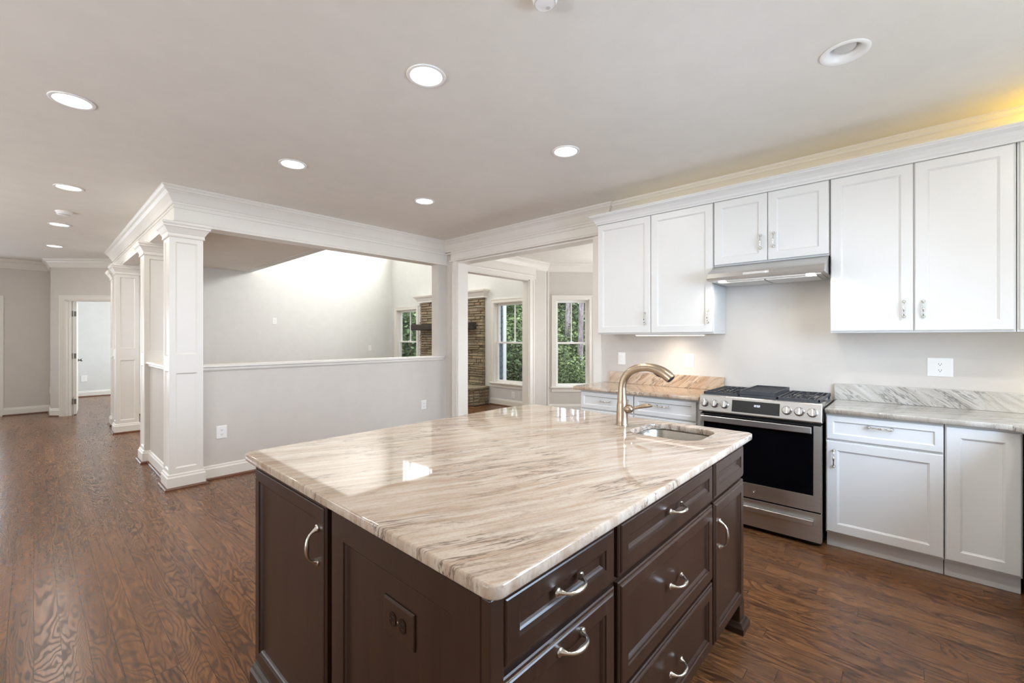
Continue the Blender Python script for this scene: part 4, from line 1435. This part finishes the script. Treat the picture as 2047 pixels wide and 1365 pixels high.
# sink unit
u = island_unit('dark brown island sink cabinet nearest the range, false drawer over door', (1.852, X2, IY, Y2), hollow=True)
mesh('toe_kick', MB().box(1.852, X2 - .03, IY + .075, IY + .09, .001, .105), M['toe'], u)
front(u, 'false_drawer', FI, 1.862, 2.278, .714, .868, 'dark', DARKP)
d = front(u, 'door', FI, 1.862, 2.278, .122, .700, 'dark', DARKP); pull(d, FI, 1.912, .560, .019, True, 'bow', .125)
ftm = MB().box(2.215, X2 + .002, IY - .017, IY + .07, .001, .121)
ft_o = mesh('foot', ftm, M['dark'], u, bev=.002)
mesh('foot_base', MB().sweep([(2.215, IY - .017), (X2 + .002, IY - .017), (X2 + .002, IY + .07), (2.215, IY + .07)], [(0, .001), (.020, .001), (.020, .026), (.012, .034), (.006, .044), (0, .046)], True), M['dark'], ft_o)
# the sink cabinet and three-drawer carcasses give way to the bowl: bowl hangs in the sink unit
top_outline = rrect(.563, 2.335, .558, 1.965, .030, 6)
sink_hole = rrect(1.945, 2.262, .695, 1.030, .085, 8)
it = slab('island_countertop', top_outline, .884, .914, M['granite'], sink_hole, label='large polished beige veined stone island countertop with a sink cutout', cat='countertop')
sk = thing('sink', 'small stainless steel undermount bar sink in the island countertop', 'sink', (2.10, .86, .72))
def rr(d, z, r):
    return [(x, y, z) for x, y in rrect(1.945 - d, 2.262 + d, .695 - d, 1.030 + d, r, 8)]
bw = MB().rings([rr(.012, .8835, .09), rr(.012, .8815, .09), rr(.010, .8795, .088)] , False, False)
bw = MB().rings([rr(.022, .883, .10), rr(.004, .883, .085), rr(.001, .878, .082), rr(-.006, .745, .075), rr(-.014, .722, .07), rr(-.035, .715, .055), rr(-.10, .712, .03)], False, True)
mesh('bowl', bw, M['steel_bowl'], sk, smooth=True, ang=50)
mesh('drain', MB().lathe((2.10, .86, .7122), (0, 0, 1), [(.042, 0), (.042, .002), (.034, .003), (.030, .001), (.001, .001)], 28), M['knob'], sk, smooth=True)

fc = thing('faucet', 'brushed champagne pull-out kitchen faucet on the island beside the sink', 'faucet', (2.09, 1.12, .914))
bx0, by0 = 2.088, 1.122
mesh('body', MB().lathe((bx0, by0, .9145), (0, 0, 1), [(.0325, 0), (.0325, .004), (.0305, .008), (.0295, .05), (.0275, .10), (.0265, .112), (.0262, .116), (.0255, .118), (.0245, .135), (.021, .17), (.0195, .20)], 32), M['bronze'], fc, smooth=True)
def bez(a, b, c, d, n):
    out = []
    for k in range(n + 1):
        t = k / n
        out.append(Vector(a) * (1 - t) ** 3 + Vector(b) * 3 * t * (1 - t) ** 2 + Vector(c) * 3 * t * t * (1 - t) + Vector(d) * t ** 3)
    return out
nk = bez((bx0, by0, 1.09), (bx0, by0 + .004, 1.175), (bx0, by0 - .052, 1.222), (bx0, by0 - .145, 1.222), 14)
mesh('neck', MB().tube(nk, [.0195 + .0001 * k for k in range(15)], 20), M['bronze'], fc, smooth=True)
q = bez((bx0, by0 - .135, 1.2222), (bx0, by0 - .185, 1.2215), (bx0, by0 - .225, 1.206), (bx0, by0 - .262, 1.170), 10)
rad2 = [.0208, .0212, .0218, .0226, .0236, .0246, .0254, .0260, .0262, .0258, .0240]
sp = mesh('spray_head', MB().tube(q, rad2, 20), M['bronze'], fc, smooth=True)
dd = (q[-1] - q[-2]).normalized()
mesh('aerator', MB().lathe(q[-1], dd, [(.019, -.002), (.019, .003), (.001, .003)], 20), M['slot'], sp)
mid = q[5] + Vector((0, .006, -.024))
mesh('spray_button', MB().tube([q[3] + Vector((0, .004, -.019)), mid, q[7] + Vector((0, .010, -.021))], [.004, .007, .004], 10), M['slot'], sp, smooth=True)
hb_ = MB().lathe((bx0, by0 - .02, 1.000), (0, -1, .05), [(.018, 0), (.022, .012), (.023, .022), (.020, .032), (.011, .040), (.001, .044)], 24)
ho = mesh('valve_hub', hb_, M['bronze'], fc, smooth=True)
lv_ = MB().tube([(bx0, by0 - .052, 1.003), (bx0, by0 - .075, 1.010), (bx0, by0 - .105, 1.020), (bx0, by0 - .135, 1.028), (bx0, by0 - .158, 1.030), (bx0, by0 - .168, 1.029)], [.006, .0075, .0105, .0115, .008, .002], 14)
mesh('lever', lv_, M['bronze'], ho, smooth=True)

outlet(Frame((-1, 0, 0), (IX - .007, 0, 0)), -.905, .690, 'dark brown outlet set sideways in the island end panel', (.128, .086), 'outlet', 'duplex', ('brown_plate', 'brown_socket'), True)

# ------------------------------------------------------------------ woods outside
mesh('ground', MB().box(6.0, 60, -30, 60, -1.2, -.65), M['soil'], kind='structure')
rt = random.Random(11)
def leafcloud(n, rx, rz, z0, size, rnd, hollow=.0):
    mb = MB()
    for _ in range(n):
        a = rnd.uniform(0, 2 * math.pi); b = rnd.uniform(-1, 1); rr_ = rnd.uniform(.25, 1) ** .5
        s = math.sqrt(1 - b * b) * rr_
        c = Vector((rx * s * math.cos(a), rx * s * math.sin(a), z0 + rz * (b * rr_ + 1)))
        d1 = Vector((rnd.gauss(0, 1), rnd.gauss(0, 1), rnd.gauss(0, .5))).normalized()
        d2 = d1.cross(Vector((rnd.gauss(0, 1), rnd.gauss(0, 1), rnd.gauss(0, 1)))).normalized()
        L = size * rnd.uniform(.6, 1.3); W_ = L * .42
        mb.add([c - d1 * L / 2, c + d2 * W_ / 2, c + d1 * L / 2, c - d2 * W_ / 2], [(0, 1, 2, 3)])
    return mb
def trunk(h, r, rnd, lean=.0):
    mb = MB()
    pts, rad = [], []
    x = y = 0
    for k in range(9):
        t = k / 8
        pts.append((x, y, h * t)); rad.append(r * (1.25 - .25 * min(1, t * 6)) * (1 - .55 * t))
        x += rnd.uniform(-.05, .05) + lean; y += rnd.uniform(-.05, .05)
    mb.tube(pts, rad, 12)
    return mb, pts
protos = []
for i in range(3):
    rnd = random.Random(20 + i)
    root = thing('woodland_tree', 'tree', 'tree', (0, 0, 0))
    tm, pts = trunk(9.5, (.085, .12, .10)[i], rnd, (.0, .03, -.03)[i])
    for k in range(4 if i else 2):
        p = Vector(pts[4 + k % 4]); a = rnd.uniform(0, 6.28)
        e = p + Vector((math.cos(a) * 1.2, math.sin(a) * 1.2, .9))
        tm.tube([p, (p + e) / 2 + Vector((0, 0, .1)), e], [.05, .035, .015], 6)
    mesh('trunk', tm, M['bark'], root, smooth=True)
    mesh('foliage', leafcloud((900, 4200, 4600)[i], (1.2, 2.0, 2.2)[i], (1.2, 1.7, 2.0)[i], (6.4, .7, .2)[i], (.20, .19, .19)[i], rnd), M['leaf' if i != 1 else 'leaf2'], root, kind='stuff')
    protos.append(root)
sroot = thing('woodland_shrub', 'shrub', 'shrub', (0, 0, 0))
stm = MB()
for k in range(5):
    a = k * 1.26
    stm.tube([(0, 0, 0), (math.cos(a) * .2, math.sin(a) * .2, .8), (math.cos(a) * .5, math.sin(a) * .5, 1.7)], [.03, .02, .008], 6)
mesh('stem', stm, M['bark'], sroot)
mesh('foliage', leafcloud(3600, 1.15, 1.25, 0.05, .13, random.Random(40)), M['leaf'], sroot, kind='stuff')
def place(src, x, y, z, rz, sc, label, group, used=set()):
    if src not in used:
        used.add(src); r = src
    else:
        r = src.copy(); C.objects.link(r)
        for ch in src.children:
            c = ch.copy(); C.objects.link(c); c.parent = r
    r.location = (x, y, z); r.rotation_euler = (0, 0, rz); r.scale = (sc, sc, sc)
    r['label'] = label; r['group'] = group
def polar(pxx, dist):
    uu = (pxx - 1023.5) / 873.0
    d = Vector((math.cos(YAW) + uu * math.sin(YAW), math.sin(YAW) - uu * math.cos(YAW)))
    return d * dist
# slim pine trunks that show in the bay window
for px_, dist, i, sc, lab in ((1136, 13.0, 0, .95, 'slim grey pine trunk in the left half of the bay window'),
                          (1159, 12.0, 0, 1.0, 'thick pale pine trunk in the right half of the bay window'),
                          (1141, 19.0, 2, .9, 'leafy tree between the two pine trunks of the bay window'),
                          (1112, 17.5, 1, .9, 'leafy tree behind the left edge of the bay window'),
                          (1176, 18.0, 1, 1.0, 'leafy tree behind the right edge of the bay window')):
    p = polar(px_, dist)
    place(protos[i], p.x, p.y, -.66, rt.uniform(0, 6), sc, lab, 'trees outside the bay window')
for px_, dist, i, sc in ((1050, 17, 0, .8), (1015, 20, 2, 1.0), (1040, 22, 1, 1.1), (1060, 15.5, 2, .8), (1000, 24, 2, 1.2), (1024, 15, 0, .5)):
    p = polar(px_, dist)
    place(protos[i], p.x, p.y, -.66, rt.uniform(0, 6), sc, 'woodland tree outside the window right of the fireplace', 'trees outside the window right of the fireplace')
for px_, dist, i, sc in ((800, 19, 2, 1.0), (822, 17, 2, .85), (838, 21, 1, 1.1), (812, 24, 1, 1.2), (850, 19, 2, .9)):
    p = polar(px_, dist)
    place(protos[i], p.x, p.y, -.66, rt.uniform(0, 6), sc, 'leafy woodland tree outside the window left of the fireplace', 'trees outside the window left of the fireplace')
for k in range(17):
    px_ = 760 + k * 28
    p = polar(px_, 27 + (k % 3) * 2.5)
    place(protos[1 + k % 2], p.x, p.y, -.66, rt.uniform(0, 6), 1.0 + .08 * (k % 3), 'dense woodland tree in the far backdrop outside', 'far backdrop trees')
for px_, dist, sc in ((1120, 11.5, .72), (1150, 10.5, .6), (1172, 13, .9), (1133, 14.5, 1.2), (1112, 13.0, 1.0)):
    p = polar(px_, dist)
    place(sroot, p.x, p.y, -.66, rt.uniform(0, 6), sc, 'leafy undergrowth shrub outside the bay window', 'shrubs outside the bay window')
for px_, dist, sc in ((1012, 12.5, 1.0), (1034, 11.5, .8), (1054, 13, 1.1), (1025, 15, 1.4), (1045, 16, 1.5)):
    p = polar(px_, dist)
    place(sroot, p.x, p.y, -.66, rt.uniform(0, 6), sc, 'leafy undergrowth shrub outside the window right of the fireplace', 'shrubs outside the window right of the fireplace')
for px_, dist, sc in ((800, 14.5, 1.2), (818, 15, 1.5), (834, 14, 1.2)):
    p = polar(px_, dist)
    place(sroot, p.x, p.y, -.66, rt.uniform(0, 6), sc, 'leafy undergrowth shrub outside the window left of the fireplace', 'shrubs outside the window left of the fireplace')
